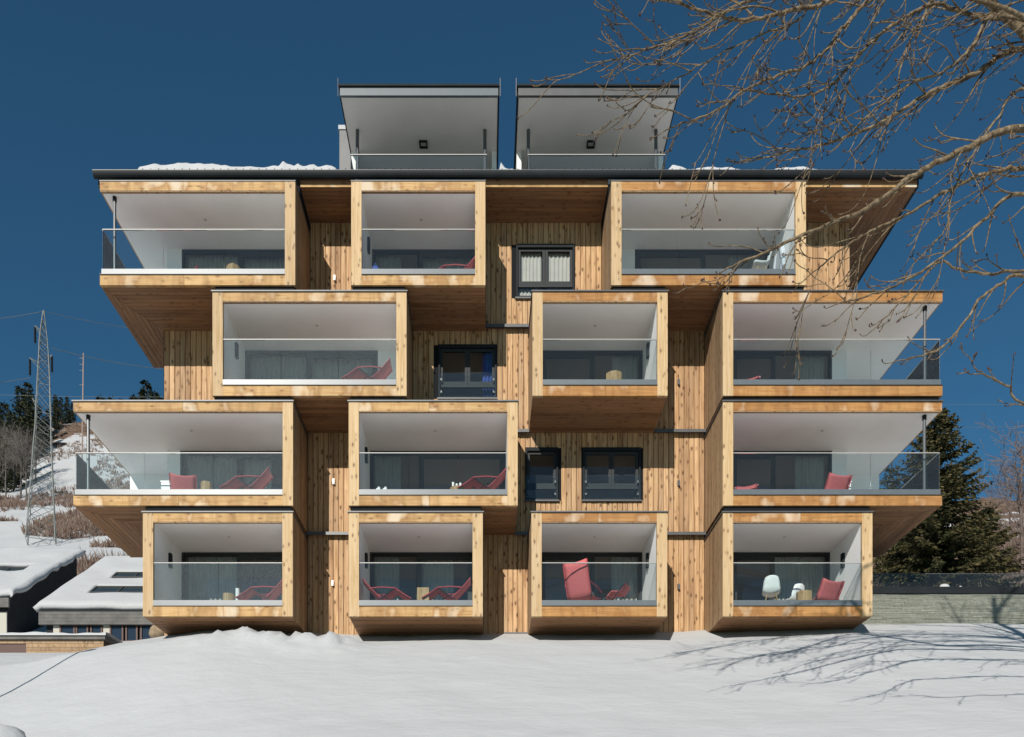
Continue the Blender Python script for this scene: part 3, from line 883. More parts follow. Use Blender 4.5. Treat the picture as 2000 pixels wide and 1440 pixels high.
# ------------------------------------------------------------------ furniture on the balconies
def lounge(label, bi, px, y, rz=0.0, profile='recline', flip=False, scale=1.0, z=0.0):
    x0, x1, zb, zf, zc, row = BALC[bi]
    loc = (WX(px, y), y, zf + 0.024 + z)
    t = empty('lounge_chair', loc, label, 'chair', 'red lounge chairs on the balconies', rz)
    if profile == 'recline': scale *= 0.88
    mt = Matrix.Scale(scale, 4)
    sx = -1 if flip else 1
    if profile == 'recline':
        key = [(-0.92, 0.30), (-0.42, 0.63), (-0.02, 0.35), (0.06, 0.34), (0.60, 0.92)]
    elif profile == 'low':
        key = [(-0.52, 0.40), (-0.12, 0.30), (0.06, 0.30), (0.16, 0.45), (0.34, 0.76)]
    else:
        key = [(-0.50, 0.46), (-0.10, 0.40), (0.10, 0.42), (0.24, 0.75), (0.40, 1.30)]
    P = []
    for (a, b) in zip(key[:-1], key[1:]):
        for k in range(4):
            u = k / 4; P.append((sx * (a[0] + (b[0] - a[0]) * u), a[1] + (b[1] - a[1]) * u - 0.02 * math.sin(u * math.pi)))
    P.append((sx * key[-1][0], key[-1][1]))
    hw = {'recline': 0.29, 'low': 0.35, 'upright': 0.34}[profile]
    vs = []; fs = []; K = 6; n = len(P)
    for i, (a, h) in enumerate(P):
        a2, h2 = P[min(i + 1, n - 1)]; a1, h1 = P[max(i - 1, 0)]
        tn = Vector((a2 - a1, h2 - h1)); tn.normalize()
        nr = Vector((-tn.y, tn.x)) * (1 if sx > 0 else -1)
        endf = 1.0 if i in (0, n - 1) else 0.0
        for k in range(K + 1):
            u = -1 + 2 * k / K
            sg = -0.045 * (1 - u * u) + 0.006 * math.sin(9 * u + 2.3 * i)
            dv = -0.05 * (1 - u * u) * endf                       # hems hang in a shallow bow
            vs.append((a + nr.x * sg + tn.x * dv * (1 if i else -1), u * hw, h + nr.y * sg + tn.y * dv * (1 if i else -1)))
    for i in range(n - 1):
        for k in range(K):
            o = i * (K + 1) + k; fs.append((o, o + 1, o + K + 2, o + K + 1))
    sl_ = MB().add(vs, fs).build('sling', M['red'], t, smooth=True, matrix=mt)
    so_ = sl_.modifiers.new('thickness', 'SOLIDIFY'); so_.thickness = 0.012
    for sy in (-1, 1):
        yy = sy * (hw + 0.018)
        MB().tube([(a, yy, h - 0.008) for a, h in P], 0.016, 6).build('side_rail', M['redframe'], t, matrix=mt)
        if profile == 'recline':
            MB().tube([(sx * -0.62, yy * 1.04, 0.0), (sx * 0.30, yy * 1.04, 0.60)], 0.013, 6).build('leg', M['dark'], t, matrix=mt)
            MB().tube([(sx * 0.42, yy * 1.09, 0.0), (sx * -0.40, yy * 1.09, 0.60)], 0.013, 6).build('leg', M['dark'], t, matrix=mt)
            MB().tube([(sx * -0.42, yy * 1.12, 0.60), (sx * 0.0, yy * 1.12, 0.63), (sx * 0.32, yy * 1.12, 0.60)], 0.02, 6).build('armrest', M['redframe'], t, matrix=mt)
        elif profile == 'low':
            MB().tube([(sx * 0.40, yy * 1.04, 0.03), (sx * 0.1, yy * 1.04, 0.0), (sx * -0.3, yy * 1.04, 0.0), (sx * -0.52, yy * 1.04, 0.08), (sx * -0.53, yy * 1.04, 0.38)], 0.014, 6).build('runner', M['steel'], t, matrix=mt)
            MB().tube([(sx * 0.2, yy * 1.03, 0.0), (sx * 0.10, yy * 1.03, 0.36)], 0.013, 6).build('leg', M['dark'], t, matrix=mt)
        else:
            MB().tube([(sx * 0.45, yy * 1.04, 0.06), (sx * 0.2, yy * 1.04, 0.0), (sx * -0.3, yy * 1.04, 0.02), (sx * -0.62, yy * 1.04, 0.2), (sx * -0.70, yy * 1.04, 0.52)], 0.014, 6).build('runner', M['steel'], t, matrix=mt)
            MB().tube([(sx * 0.25, yy * 1.04, 0.72), (sx * -0.2, yy * 1.08, 0.70), (sx * -0.52, yy * 1.08, 0.62)], 0.018, 6).build('armrest', M['redframe'], t, matrix=mt)
            MB().tube([(sx * 0.2, yy * 1.03, 0.0), (sx * 0.12, yy * 1.03, 0.45)], 0.013, 6).build('leg', M['dark'], t, matrix=mt)
    return t

def stump(label, bi, px, y, w=0.34, h=0.46, notch=False, rz=0.0, tilt=0.0):
    x0, x1, zb, zf, zc, row = BALC[bi]
    m = MB(); n = 9; poly = []
    for k in range(n):
        a = 2 * math.pi * k / n + rz
        r = w * 0.5 * random.uniform(0.92, 1.1)
        poly.append((WX(px, y) + r * math.cos(a), y + r * math.sin(a), zf + 0.024))
    m.prism(poly, (0.0, 0, h * 0.93))
    top = [(p[0], p[1], p[2] + h * 0.93) for p in poly]
    c = (WX(px, y), y, zf + 0.024 + h)
    m.add(top + [c], [(k, (k + 1) % n, n) for k in range(n)])
    o = m.build('wooden_stool', M['stump'], None)
    return tag(o, label, 'stool', 'wooden block stools on the balconies')

def block_stool(label, bi, px, y, w=0.33, h=0.50):
    """cut timber block with a pointed notch in its face"""
    x0, x1, zb, zf, zc, row = BALC[bi]
    xc = WX(px, y); z0 = zf + 0.024; a = w / 2
    m = MB()
    prof = [(-a, 0), (-0.05, 0), (0, 0.26), (0.05, 0), (a, 0), (a, h), (-a, h)]
    m.prism([(xc + u, y - a, z0 + v) for u, v in prof], (0, w, 0))
    return tag(m.build('wooden_stool', M['stump'], None), label, 'stool', 'wooden block stools on the balconies')

def shell_chair(label, bi, px, y, rz):
    x0, x1, zb, zf, zc, row = BALC[bi]
    t = empty('shell_chair', (WX(px, y), y, zf + 0.024), label, 'chair', 'white shell chairs on the balconies', rz)
    mt = Matrix.Identity(4)
    prof = [(0.24, 0.44, 0.20), (0.20, 0.455, 0.23), (0.05, 0.43, 0.235), (-0.10, 0.43, 0.23), (-0.18, 0.48, 0.225), (-0.23, 0.60, 0.22), (-0.27, 0.74, 0.20), (-0.30, 0.84, 0.16), (-0.305, 0.865, 0.09)]
    vs = []; fs = []; K = 8
    for (a, h, w) in prof:
        for k in range(K + 1):
            u = -1 + 2 * k / K
            lift = 0.07 * u * u * (1 if h < 0.5 else 0)
            fw = 0.06 * u * u * (1 if h >= 0.5 else 0)
            vs.append((a + fw, u * w, h + lift))
    for i in range(len(prof) - 1):
        for k in range(K):
            o = i * (K + 1) + k; fs.append((o, o + 1, o + K + 2, o + K + 1))
    sh = MB().add(vs, fs).build('seat_shell', M['white'], t, smooth=True, matrix=mt)
    so = sh.modifiers.new('thickness', 'SOLIDIFY'); so.thickness = 0.012
    for sx in (-1, 1):
        for sy in (-1, 1):
            MB().tube([(sx * 0.10, sy * 0.11, 0.42), (sx * 0.21, sy * 0.21, 0.0)], [0.016, 0.010], 6).build('leg', M['stump'], t, matrix=mt)
    return t

lounge('red lounge chair whose tip shows on the top left corner balcony', 0, 352, 0.98, 0.15)
stump('rough wooden stool on the top left corner balcony', 0, 457, 0.60, 0.42, 0.62)
lounge('red lounge chair at right end of the top middle balcony', 1, 892, 0.70, 0.0, scale=0.98)
m = MB()
x, y, zf = WX(733, 0.7), 0.7, BALC[1][3] + 0.024
m.ball((x, y, zf + 0.36), (0.19, 0.15, 0.36), 12, 8); m.ball((x + 0.02, y - 0.10, zf + 0.25), (0.12, 0.10, 0.18), 8, 6); m.tube([(x - 0.05, y, zf + 0.70), (x, y, zf + 0.80), (x + 0.05, y, zf + 0.70)], 0.015, 6)
tag(m.build('backpack', M['blue'], None, smooth=True), 'blue bag standing on the top middle balcony', 'bag')
shell_chair('white shell chair seen sideways on the top right balcony', 2, 1485, 0.42, math.radians(180))
# ski suit on a hook
b = BALC[2]; xr = b[1] - PW - 0.02
su = empty('ski_suit', (xr - 0.10, 0.95, b[3] + 0.35), 'pale ski jacket with dark trousers hanging on the top right balcony wall', 'clothing')
m = MB()
for z0_, z1_, w0, w1, t0 in ((1.45, 1.0, 0.16, 0.24, 0.09), (1.0, 0.62, 0.24, 0.22, 0.10)):
    m.prism([(xr - 0.03 - t0, 0.95 - w0, b[3] + z0_), (xr - 0.03 - t0, 0.95 + w0, b[3] + z0_), (xr - 0.03 - t0, 0.95 + w1, b[3] + z1_), (xr - 0.03 - t0, 0.95 - w1, b[3] + z1_)], (t0, 0, 0))
for s_ in (-1, 1):
    m.tube([(xr - 0.08, 0.95 + s_ * 0.15, b[3] + 1.42), (xr - 0.09, 0.95 + s_ * 0.28, b[3] + 1.1), (xr - 0.07, 0.95 + s_ * 0.30, b[3] + 0.72)], [0.07, 0.075, 0.05], 8)
m.build('jacket', plain('pale_grey_cloth', (0.55, 0.58, 0.62), 0.85), su)
m = MB()
for s_ in (-1, 1):
    m.tube([(xr - 0.07, 0.95 + s_ * 0.07, b[3] + 0.64), (xr - 0.07, 0.95 + s_ * 0.09, b[3] + 0.10)], [0.09, 0.07], 8)
m.build('trousers', plain('dark_blue_cloth', (0.03, 0.035, 0.06), 0.85), su)
lounge('red lounge chair reclined on the second-row left balcony with dusty glass', 3, 727, 0.42, 0.0)
stump('rough wooden stool alone on the second-row middle balcony', 4, 1199, 0.45, 0.44, 0.56)
lounge('red lounge chair at the left end of the second-row right corner balcony', 5, 1462, 0.98, math.radians(72))
lounge('low red lounge chair seen from behind on the third-row left corner balcony', 6, 360, 0.66, math.radians(-78), 'low', scale=0.95)
m = MB(); m.box(WX(315, 0.9), WX(334, 0.9), 0.9, 1.25, BALC[6][3] + 0.024, BALC[6][3] + 0.78)
m.box(WX(315, 0.9) - 0.02, WX(334, 0.9) + 0.02, 0.88, 1.27, BALC[6][3] + 0.78, BALC[6][3] + 0.81)
tag(m.build('storage_box', M['white'], None), 'white box behind the red chair on the third-row left corner balcony', 'box')
stump('rough wooden stool between the two red chairs, third-row left corner balcony', 6, 403, 0.60, 0.32, 0.62)
lounge('red lounge chair near the right post of the third-row left corner balcony', 6, 492, 0.42, 0.0)
lounge('red lounge chair at right end of the third-row middle balcony', 7, 951, 0.45, 0.0)
stump('low wooden stool carrying white cups, third-row middle balcony', 7, 893, 0.40, 0.40, 0.36)
for k, (px, hh) in enumerate(((902, 0.11), (915, 0.07), (921, 0.09))):
    m = MB(); zt = BALC[7][3] + 0.024 + 0.36
    m.tube([(WX(893, 0.4) - 0.11 + 0.1 * k, 0.33, zt), (WX(893, 0.4) - 0.11 + 0.1 * k, 0.33, zt + hh)], [0.03, 0.036], 8)
    tag(m.build('cup', M['white'], None), ('leftmost white cup on the wooden stool, third-row middle balcony', 'middle white cup on the wooden stool, third-row middle balcony', 'rightmost white cup on the wooden stool, third-row middle balcony')[k], 'cup', 'white cups on the stool')
for k, px in enumerate((739, 752)):
    m = MB(); z0 = BALC[7][3] + 0.16
    m.prism([(WX(px, 0.2) - 0.05, 0.14, z0), (WX(px, 0.2) + 0.05, 0.14, z0), (WX(px, 0.2) + 0.05, 0.36, z0), (WX(px, 0.2) - 0.05, 0.36, z0)], (0, 0, 0.09)); m.ball((WX(px, 0.2), 0.32, z0 + 0.12), (0.055, 0.07, 0.10), 8, 5)
    m.box(WX(px, 0.2) - 0.05, WX(px, 0.2) + 0.05, 0.14, 0.36, BALC[7][3] + 0.024, z0)
    tag(m.build('shoe', M['white'], None), ('left white shoe behind the glass of the third-row middle balcony', 'right white shoe behind the glass of the third-row middle balcony')[k], 'shoe', 'white shoes')
lounge('red lounge chair at the left end of the third-row right corner balcony', 8, 1458, 1.02, math.radians(72))
lounge('low red lounge chair beside a white box on the third-row right corner balcony', 8, 1628, 0.66, math.radians(-78), 'low', scale=0.95)
m = MB(); m.box(WX(1632, 0.95), WX(1662, 0.95), 0.95, 1.3, BALC[8][3] + 0.024, BALC[8][3] + 0.80); m.box(WX(1632, 0.95) - 0.02, WX(1662, 0.95) + 0.02, 0.93, 1.32, BALC[8][3] + 0.80, BALC[8][3] + 0.83)
tag(m.build('storage_box', M['white'], None), 'white box behind the red chair on the third-row right corner balcony', 'box')
lounge('red lounge chair at right end of the bottom left balcony', 9, 522, 0.45, 0.0)
stump('wooden stool beside the white roll on the bottom left balcony', 9, 447, 0.55, 0.34, 0.50)
m = MB(); m.tube([(WX(464, 0.5), 0.5, BALC[9][3] + 0.024), (WX(464, 0.5), 0.5, BALC[9][3] + 0.64)], 0.055, 12)
tag(m.build('paper_roll', M['white'], None), 'upright white roll next to the stool on the bottom left balcony', 'roll')
lounge('red lounge chair on the left of the bottom second balcony, facing right', 10, 748, 0.50, 0.0, flip=True)
lounge('red lounge chair on the right of the bottom second balcony, facing left', 10, 882, 0.45, 0.0)
block_stool('square wooden block with a pointed notch between two red chairs', 10, 827, 0.40, 0.32, 0.56)
lounge('tall red chair seen from behind on the bottom third balcony', 11, 1135, 0.60, math.radians(-122), 'upright')
ft = empty('footstool', (WX(1206, 0.5), 0.5, BALC[11][3] + 0.024), 'red sling footstool beside the tall red chair', 'footstool', None, math.radians(-25))
MB().prism([(-0.26, -0.25, 0.34), (-0.10, -0.25, 0.50), (0.14, -0.25, 0.46), (0.30, -0.25, 0.66), (0.30, -0.25, 0.645), (0.14, -0.25, 0.44), (-0.10, -0.25, 0.48), (-0.26, -0.25, 0.30)], (0, 0.5, 0)).build('sling', M['red'], ft, matrix=Matrix.Identity(4))
for sy in (-0.26, 0.26):
    MB().tube([(-0.28, sy, 0.0), (0.28, sy, 0.64)], 0.013, 6).build('leg', M['dark'], ft, matrix=Matrix.Identity(4))
    MB().tube([(0.26, sy * 1.08, 0.0), (-0.24, sy * 1.08, 0.36)], 0.013, 6).build('leg', M['dark'], ft, matrix=Matrix.Identity(4))
shell_chair('white shell chair seen from behind on the bottom right balcony', 12, 1506, 0.45, math.radians(75))
shell_chair('low white shell chair half hidden by the wooden block, bottom right balcony', 12, 1550, 1.1, math.radians(110))
stump('wooden block between white and red chairs on the bottom right balcony', 12, 1571, 0.35, 0.40, 0.50)
lounge('red lounge chair seen from behind on the bottom right balcony', 12, 1611, 0.50, math.radians(-70), 'low')

# ------------------------------------------------------------------ right: stone retaining wall with a glass rail
yw = 2.2; dw = D + yw
xw0, xw1 = 10.9, 27.0
zt = WZ(1160, yw)
stone_m = MB()
wallr = empty('retaining_wall', (18, yw, zt - 1.0), 'layered grey-green stone retaining wall with glass railing beside the house', 'wall')
MB().box(xw0, xw1, yw + 0.08, yw + 0.5, zt - 2.2, zt - 0.01).build('wall_core', M['dark'], wallr)
z = zt - 1.2
while z < zt - 0.02:
    h = random.uniform(0.02, 0.045); h = min(h, zt - z)
    x = xw0 - random.uniform(0, 0.3)
    while x < xw1:
        w = random.uniform(0.2, 0.7)
        stone_m.box(max(xw0, x), min(xw1, x + w - 0.008), yw + random.uniform(-0.010, 0.010), yw + 0.1, z, z + h - 0.006)
        x += w
    z += h
def stone_mat():
    m, nt, b = new_mat('layered_stone')
    L = nt.links
    at = nd(nt, 'ShaderNodeAttribute', attribute_name='rnd')
    r = ramp(nt, [(0.0, (0.19, 0.195, 0.155)), (0.35, (0.235, 0.24, 0.195)), (0.7, (0.265, 0.265, 0.225)), (1.0, (0.21, 0.22, 0.18))])
    L.new(at.outputs['Fac'], r.inputs[0])
    tc = nd(nt, 'ShaderNodeTexCoord'); nz = nd(nt, 'ShaderNodeTexNoise'); nz.inputs['Scale'].default_value = 14; nz.inputs['Detail'].default_value = 6
    L.new(tc.outputs['Object'], nz.inputs[0])
    rr = ramp(nt, [(0.3, 0.75), (0.7, 1.0)]); L.new(nz.outputs[0], rr.inputs[0])
    L.new(mixc(nt, 1.0, r.outputs[0], rr.outputs[0], 'MULTIPLY'), b.inputs['Base Color'])
    b.inputs['Roughness'].default_value = 0.9
    return m
stone_m.build('stones', stone_mat(), wallr, kind='stuff')
MB().box(xw0, xw1, yw - 0.04, yw + 0.5, zt, zt + 0.20).build('coping', M['dark'], wallr)
x = xw0
zr = WZ(1119, yw)
while x < xw1 - 1:
    MB().box(x + 0.01, x + 1.49, yw + 0.10, yw + 0.115, zt + 0.20, zr).build('glass_pane', M['glass'], wallr); x += 1.5
MB().box(xw0, xw1, yw + 0.095, yw + 0.12, zr, zr + 0.018).build('handrail', M['steel'], wallr)
m = MB(); m.ball((WX(1846, yw), yw + 0.03, zt + 0.21), (0.16, 0.07, 0.10), 10, 6); m.ball((WX(1877, yw), yw + 0.03, zt + 0.205), (0.05, 0.04, 0.04), 8, 5)
tag(m.build('snow_clump', M['snow'], None, smooth=True, kind='stuff'), 'small snow clump on the coping of the stone wall')

# ------------------------------------------------------------------ evergreen trees
ORD = 'first second third fourth fifth sixth seventh eighth ninth tenth eleventh twelfth thirteenth fourteenth fifteenth sixteenth seventeenth eighteenth nineteenth twentieth'.split()
def ordinal(i, pxs, text):
    return ORD[sorted(range(len(pxs)), key=lambda k: pxs[k]).index(i)] + text
def needle_mat(name, c0, c1, c2):
    m, nt, b = new_mat(name)
    at = nd(nt, 'ShaderNodeAttribute', attribute_name='rnd')
    r = ramp(nt, [(0.0, c0), (0.55, c1), (1.0, c2)])
    nt.links.new(at.outputs['Fac'], r.inputs[0]); nt.links.new(r.outputs[0], b.inputs['Base Color'])
    b.inputs['Roughness'].default_value = 0.8; b.inputs['Specular IOR Level'].default_value = 0.15
    return m
M['needle'] = needle_mat('spruce_needles', (0.018, 0.024, 0.010), (0.050, 0.048, 0.020), (0.105, 0.078, 0.032))
M['needle_dark'] = needle_mat('forest_needles', (0.016, 0.022, 0.012), (0.032, 0.040, 0.020), (0.060, 0.058, 0.028))
M['bark'] = plain('grey_bark', (0.11, 0.085, 0.065), 0.9, noise=0.4, nscale=9, bump=0.5)
def spruce_mesh(H, Rm, whorl, nb, tw, seed, spread=1.0):
    rg = random.Random(seed)
    v = []; f = []; r = []
    h = 0.06 * H
    while h < H * 0.985:
        t = h / H
        Lb = Rm * (1 - t) ** 0.70 * (0.6 + 0.4 * min(1, t * 6)) + 0.12
        for k in range(nb):
            a = rg.uniform(0, 2 * math.pi); L = Lb * rg.uniform(0.62, 1.12)
            c = Vector((math.cos(a), math.sin(a), 0)); sd = Vector((-c.y, c.x, 0))
            rise = rg.uniform(0.10, 0.35) * (0.4 + t); droop = rg.uniform(0.30, 0.60) * (1.15 - t)
            n = max(4, int(L * tw))
            tone = rg.random()
            for i in range(n):
                s = (i + rg.random()) / n
                p = c * (L * s) + Vector((0, 0, h + L * (rise * s - droop * s * s + 0.22 * s ** 4)))
                for sg in (-1, 1):
                    ln = (0.20 + 0.34 * (1 - abs(s - 0.45))) * rg.uniform(0.7, 1.2) * spread
                    dr = (c * rg.uniform(0.3, 1.0) + sd * sg * rg.uniform(0.4, 1.0) + Vector((0, 0, -rg.uniform(0.05, 0.75)))).normalized()
                    wv = dr.cross(Vector((rg.uniform(-1, 1), rg.uniform(-1, 1), rg.uniform(-1, 1)))).normalized() * (0.055 * spread + 0.02)
                    o = len(v)
                    v.extend([tuple(p - wv * 0.6), tuple(p + dr * ln * 0.55 + wv), tuple(p + dr * ln), tuple(p + dr * ln * 0.45 - wv)])
                    f.append((o, o + 1, o + 2, o + 3)); r.append(min(1, max(0, 0.25 * tone + 0.55 * s + rg.uniform(-0.15, 0.3))))
        h += whorl * rg.uniform(0.8, 1.2)
    for k in range(6):
        o = len(v); a = k; p = Vector((0, 0, H * 0.97))
        v.extend([tuple(p), tuple(p + Vector((0.07 * math.cos(a), 0.07 * math.sin(a), 0.3))), tuple(p + Vector((0, 0, H * 0.06)))]); f.append((o, o + 1, o + 2)); r.append(0.6)
    m = MB(); m.v = v; m.f = f; m.r = r
    return m
def spruce(name, loc, H, Rm, label, group, mat, seed, whorl=0.36, nb=8, tw=9, spread=1.0, src=None, scale=1.0, rz=0.0):
    t = empty(name, loc, label, 'tree', group, rz)
    mt = Matrix.Scale(scale, 4)
    if src is None:
        cr = spruce_mesh(H, Rm, whorl, nb, tw, seed, spread).build('crown', mat, t, matrix=mt)
        tr = MB().tube([(0, 0, -0.6), (0.03, 0, H * 0.3), (0, 0.04, H * 0.7), (0, 0, H)], [H * 0.016, H * 0.012, H * 0.006, 0.015], 8).build('trunk', M['bark'], t, matrix=mt)
    else:
        for ch in src.children:
            c = ch.copy(); COL.objects.link(c); c.parent = t; c.matrix_basis = mt
    return t
def at_px(px, d):
    x = (px - VX) * d / F
    return (x, d - D, gz(x, d - D) - 0.15)
# the big one beside the house
l = at_px(1832, 58)
big = spruce('spruce_tree', l, WZ(800, 58 - D) - l[2], 5.2, 'large brown-green spruce rising behind the stone wall at right', None, M['needle'], 3, whorl=0.30, nb=9, tw=10)
l = at_px(1742, 70)
spruce('spruce_tree', l, WZ(905, 70 - D) - l[2], 3.2, 'smaller spruce seen through the glass of the right corner balcony', None, M['needle'], 5, whorl=0.42, nb=7, tw=7)
l = at_px(1772, 64)
spruce('spruce_tree', l, WZ(1000, 64 - D) - l[2], 3.6, 'low dense spruce filling the gap under the right corner balcony', None, M['needle'], 8, whorl=0.36, nb=8, tw=8)
l = at_px(1925, 66)
spruce('spruce_tree', l, WZ(985, 66 - D) - l[2], 3.6, 'low spruce at the right foot of the large spruce', None, M['needle'], 12, whorl=0.36, nb=8, tw=8)

# forest on the hill crest at left: two source trees, copied
srcs = []
fr_spots = []
rg = random.Random(21)
row_a = [(40, 752, 140), (54, 746, 146), (8, 783, 134), (24, 800, 128), (62, 768, 150), (76, 790, 152), (108, 782, 160), (119, 776, 166), (131, 800, 164), (0, 812, 126), (94, 800, 150), (142, 800, 172), (-14, 778, 140), (32, 830, 124), (49, 835, 130), (110, 815, 156), (70, 830, 140), (86, 815, 146), (5, 850, 120)]
row_b = [(285, 743, 215), (196, 771, 218), (220, 774, 222), (262, 772, 220), (302, 763, 212), (312, 772, 218), (240, 779, 224), (330, 765, 214), (350, 758, 216)]
for i, (px, py, d) in enumerate(row_a + row_b):
    l = at_px(px, d)
    H = (VY - py) * d / F - l[2]
    H = max(6.0, min(26.0, H))
    lab = ordinal(i, [q[0] for q in row_a], ' dark forest spruce from the left picture edge, around the pylon') if i < len(row_a) else ordinal(i - len(row_a), [q[0] for q in row_b], ' distant skyline spruce from the pylon, towards the left balconies')
    grp = 'forest spruces beside the pylon' if i < len(row_a) else 'skyline spruces behind the left balconies'
    if i < 3:
        t = spruce('spruce_tree', l, 16.0, 3.0, lab, grp, M['needle_dark'], 40 + i, whorl=0.7, nb=7, tw=4.5, spread=2.0, scale=1.0)
        srcs.append(t)
        for c in t.children: c.matrix_basis = Matrix.Scale(H / 16.0, 4)
    else:
        spruce('spruce_tree', l, 16, 3, lab, grp, M['needle_dark'], 0, src=srcs[i % 3], scale=H / 16.0, rz=rg.uniform(0, 6))

# ------------------------------------------------------------------ bare trees and brush
def grow(m, p, d, L, r, rg, depth, n=4, up=0.12, wig=0.25, seg=4, minr=0.008):
    pts = [p]; rad = [r]; q = p.copy(); dd = d.normalized()
    for i in range(seg):
        dd = (dd + Vector((rg.uniform(-wig, wig), rg.uniform(-wig, wig), rg.uniform(-wig, wig) + up))).normalized()
        q = q + dd * (L / seg); pts.append(q.copy()); rad.append(max(minr, r * (1 - 0.75 * (i + 1) / seg)))
    m.tube(pts, rad, 4 if depth > 1 else 3, caps=False)
    if depth <= 0: return
    for k in range(n):
        s = rg.uniform(0.25, 1.0); i = min(seg - 1, int(s * seg))
        bp = pts[i].lerp(pts[i + 1], s * seg - i)
        ax = dd.orthogonal().normalized(); ax.rotate(Matrix.Rotation(rg.uniform(0, 6.28), 3, dd))
        nd_ = (dd * rg.uniform(0.4, 0.9) + ax * rg.uniform(0.5, 1.0)).normalized()
        grow(m, bp, nd_, L * rg.uniform(0.42, 0.68), rad[i] * 0.6, rg, depth - 1, n, up, wig, max(2, seg - 1), minr)
M['twig_far'] = plain('brown_twigs', (0.14, 0.10, 0.082), 0.9, noise=0.3, nscale=1)
M['twig_grey'] = plain('grey_twigs', (0.13, 0.11, 0.095), 0.9, noise=0.3, nscale=1)
def bare_tree(loc, H, label, group, seed, src=None, scale=1.0, rz=0.0, mat='twig_grey'):
    t = empty('bare_tree', loc, label, 'tree', group, rz)
    mt = Matrix.Scale(scale, 4)
    if src is not None:
        for ch in src.children:
            c = ch.copy(); COL.objects.link(c); c.parent = t; c.matrix_basis = mt
        return t
    rg = random.Random(seed)
    MB().tube([(0, 0, -0.5), (0.1, 0, H * 0.25), (0.05, 0.1, H * 0.55), (0.1, 0.05, H * 0.9)], [H * 0.014, H * 0.011, H * 0.007, 0.02], 6).build('trunk', M[mat], t, matrix=mt)
    m = MB()
    for k in range(16):
        h = rg.uniform(0.25, 0.9) * H; a = rg.uniform(0, 6.28)
        grow(m, Vector((0.07, 0.04, h)), Vector((math.cos(a), math.sin(a), 0.9)), H * 0.36 * (1.1 - 0.6 * h / H), H * 0.004, rg, 2, 5, 0.10, 0.22, 4, 0.014)
    m.build('crown', M[mat], t, matrix=mt)
    return t
bsrc = None
BT1 = ((40, 118, 11), (26, 122, 10), (52, 112, 9), (12, 116, 9), (70, 126, 8), (-6, 112, 10))
for i, (px, d, H) in enumerate(BT1):
    l = at_px(px, d)
    t = bare_tree(l, 11.0, ordinal(i, [q[0] for q in BT1], ' leafless grey tree from the left edge, below the forest'), 'leafless trees by the pylon', 60 + i, src=bsrc, scale=H / 11.0, rz=i * 1.3)
    if bsrc is None: bsrc = t
bs2 = None
BT2 = ((1994, 75, 15), (1974, 96, 11), (2020, 84, 14), (2005, 64, 7))
for i, (px, d, H) in enumerate(BT2):
    l = at_px(px, d)
    t = bare_tree(l, 12.0, ordinal(i, [q[0] for q in BT2], ' leafless brown tree right of the large spruce, counted from it'), 'leafless trees at the right edge', 80 + i, src=bs2, scale=H / 12.0, rz=i * 0.9, mat='twig_far')
    if bs2 is None: bs2 = t
# brush on the slopes: nobody could count it
def brush(name, label, spots, seed, mat, hmin, hmax, wid):
    rg = random.Random(seed); v = []; f = []; r = []
    for (x, y) in spots:
        z = gz(x, y); n = rg.randint(4, 9); H = rg.uniform(hmin, hmax)
        for k in range(n):
            a = rg.uniform(0, 6.28); lean = rg.uniform(0.05, 0.6)
            p = Vector((x + rg.uniform(-0.25, 0.25), y + rg.uniform(-0.25, 0.25), z - 0.05))
            tip = p + Vector((math.cos(a) * lean * H, math.sin(a) * lean * H, H * rg.uniform(0.6, 1.0)))
            wv = Vector((wid, 0.0, 0)); o = len(v)
            mid = p.lerp(tip, 0.5) + Vector((rg.uniform(-0.1, 0.1), 0, 0.05))
            v.extend([tuple(p - wv), tuple(p + wv), tuple(mid + wv * 0.8), tuple(tip), tuple(mid - wv * 0.8), tuple(p + Vector((0, wid, 0)))])
            f.append((o, o + 1, o + 2, o + 3, o + 4)); r.append(rg.random())
            f.append((o + 5, o + 2, o + 3)); r.append(rg.random())
    m = MB(); m.v = v; m.f = f; m.r = r
    o = m.build(name, mat, None, kind='stuff')
    return tag(o, label)
M['brush'] = needle_mat('dry_brush', (0.07, 0.042, 0.036), (0.15, 0.095, 0.075), (0.24, 0.19, 0.14))
spots = []
rg = random.Random(5)
while len(spots) < 3600:
    d = rg.choice([rg.gauss(97, 10), rg.gauss(118, 14), rg.uniform(60, 160), rg.uniform(62, 90)])
    px = rg.uniform(-40, 340)
    x = (px - VX) * d / F
    if 55 < d < 170 and fbm(np.array(x * 0.09), np.array(d * 0.09), 3) > (-0.05 if d > 88 else 0.16): spots.append((x, d - D))
brush('hillside_brush', 'dry reddish brush scattered over the snowy hillside at left', spots, 9, M['brush'], 0.3, 1.0, 0.022)
spots = []
while len(spots) < 260:
    d = rg.uniform(55.5, 60); px = rg.uniform(155, 262)
    spots.append(((px - VX) * d / F, d - D))
brush('tall_grass', 'tall dry reddish grass behind the chalet roofs', spots, 19, M['brush'], 0.8, 2.0, 0.03)
spots = []
while len(spots) < 2600:
    d = rg.uniform(48, 130); px = rg.uniform(1690, 2060)
    spots.append(((px - VX) * d / F, d - D))
brush('hillside_brush', 'brown brush covering the hillside at the right edge', spots, 29, M['brush'], 0.6, 2.2, 0.04)

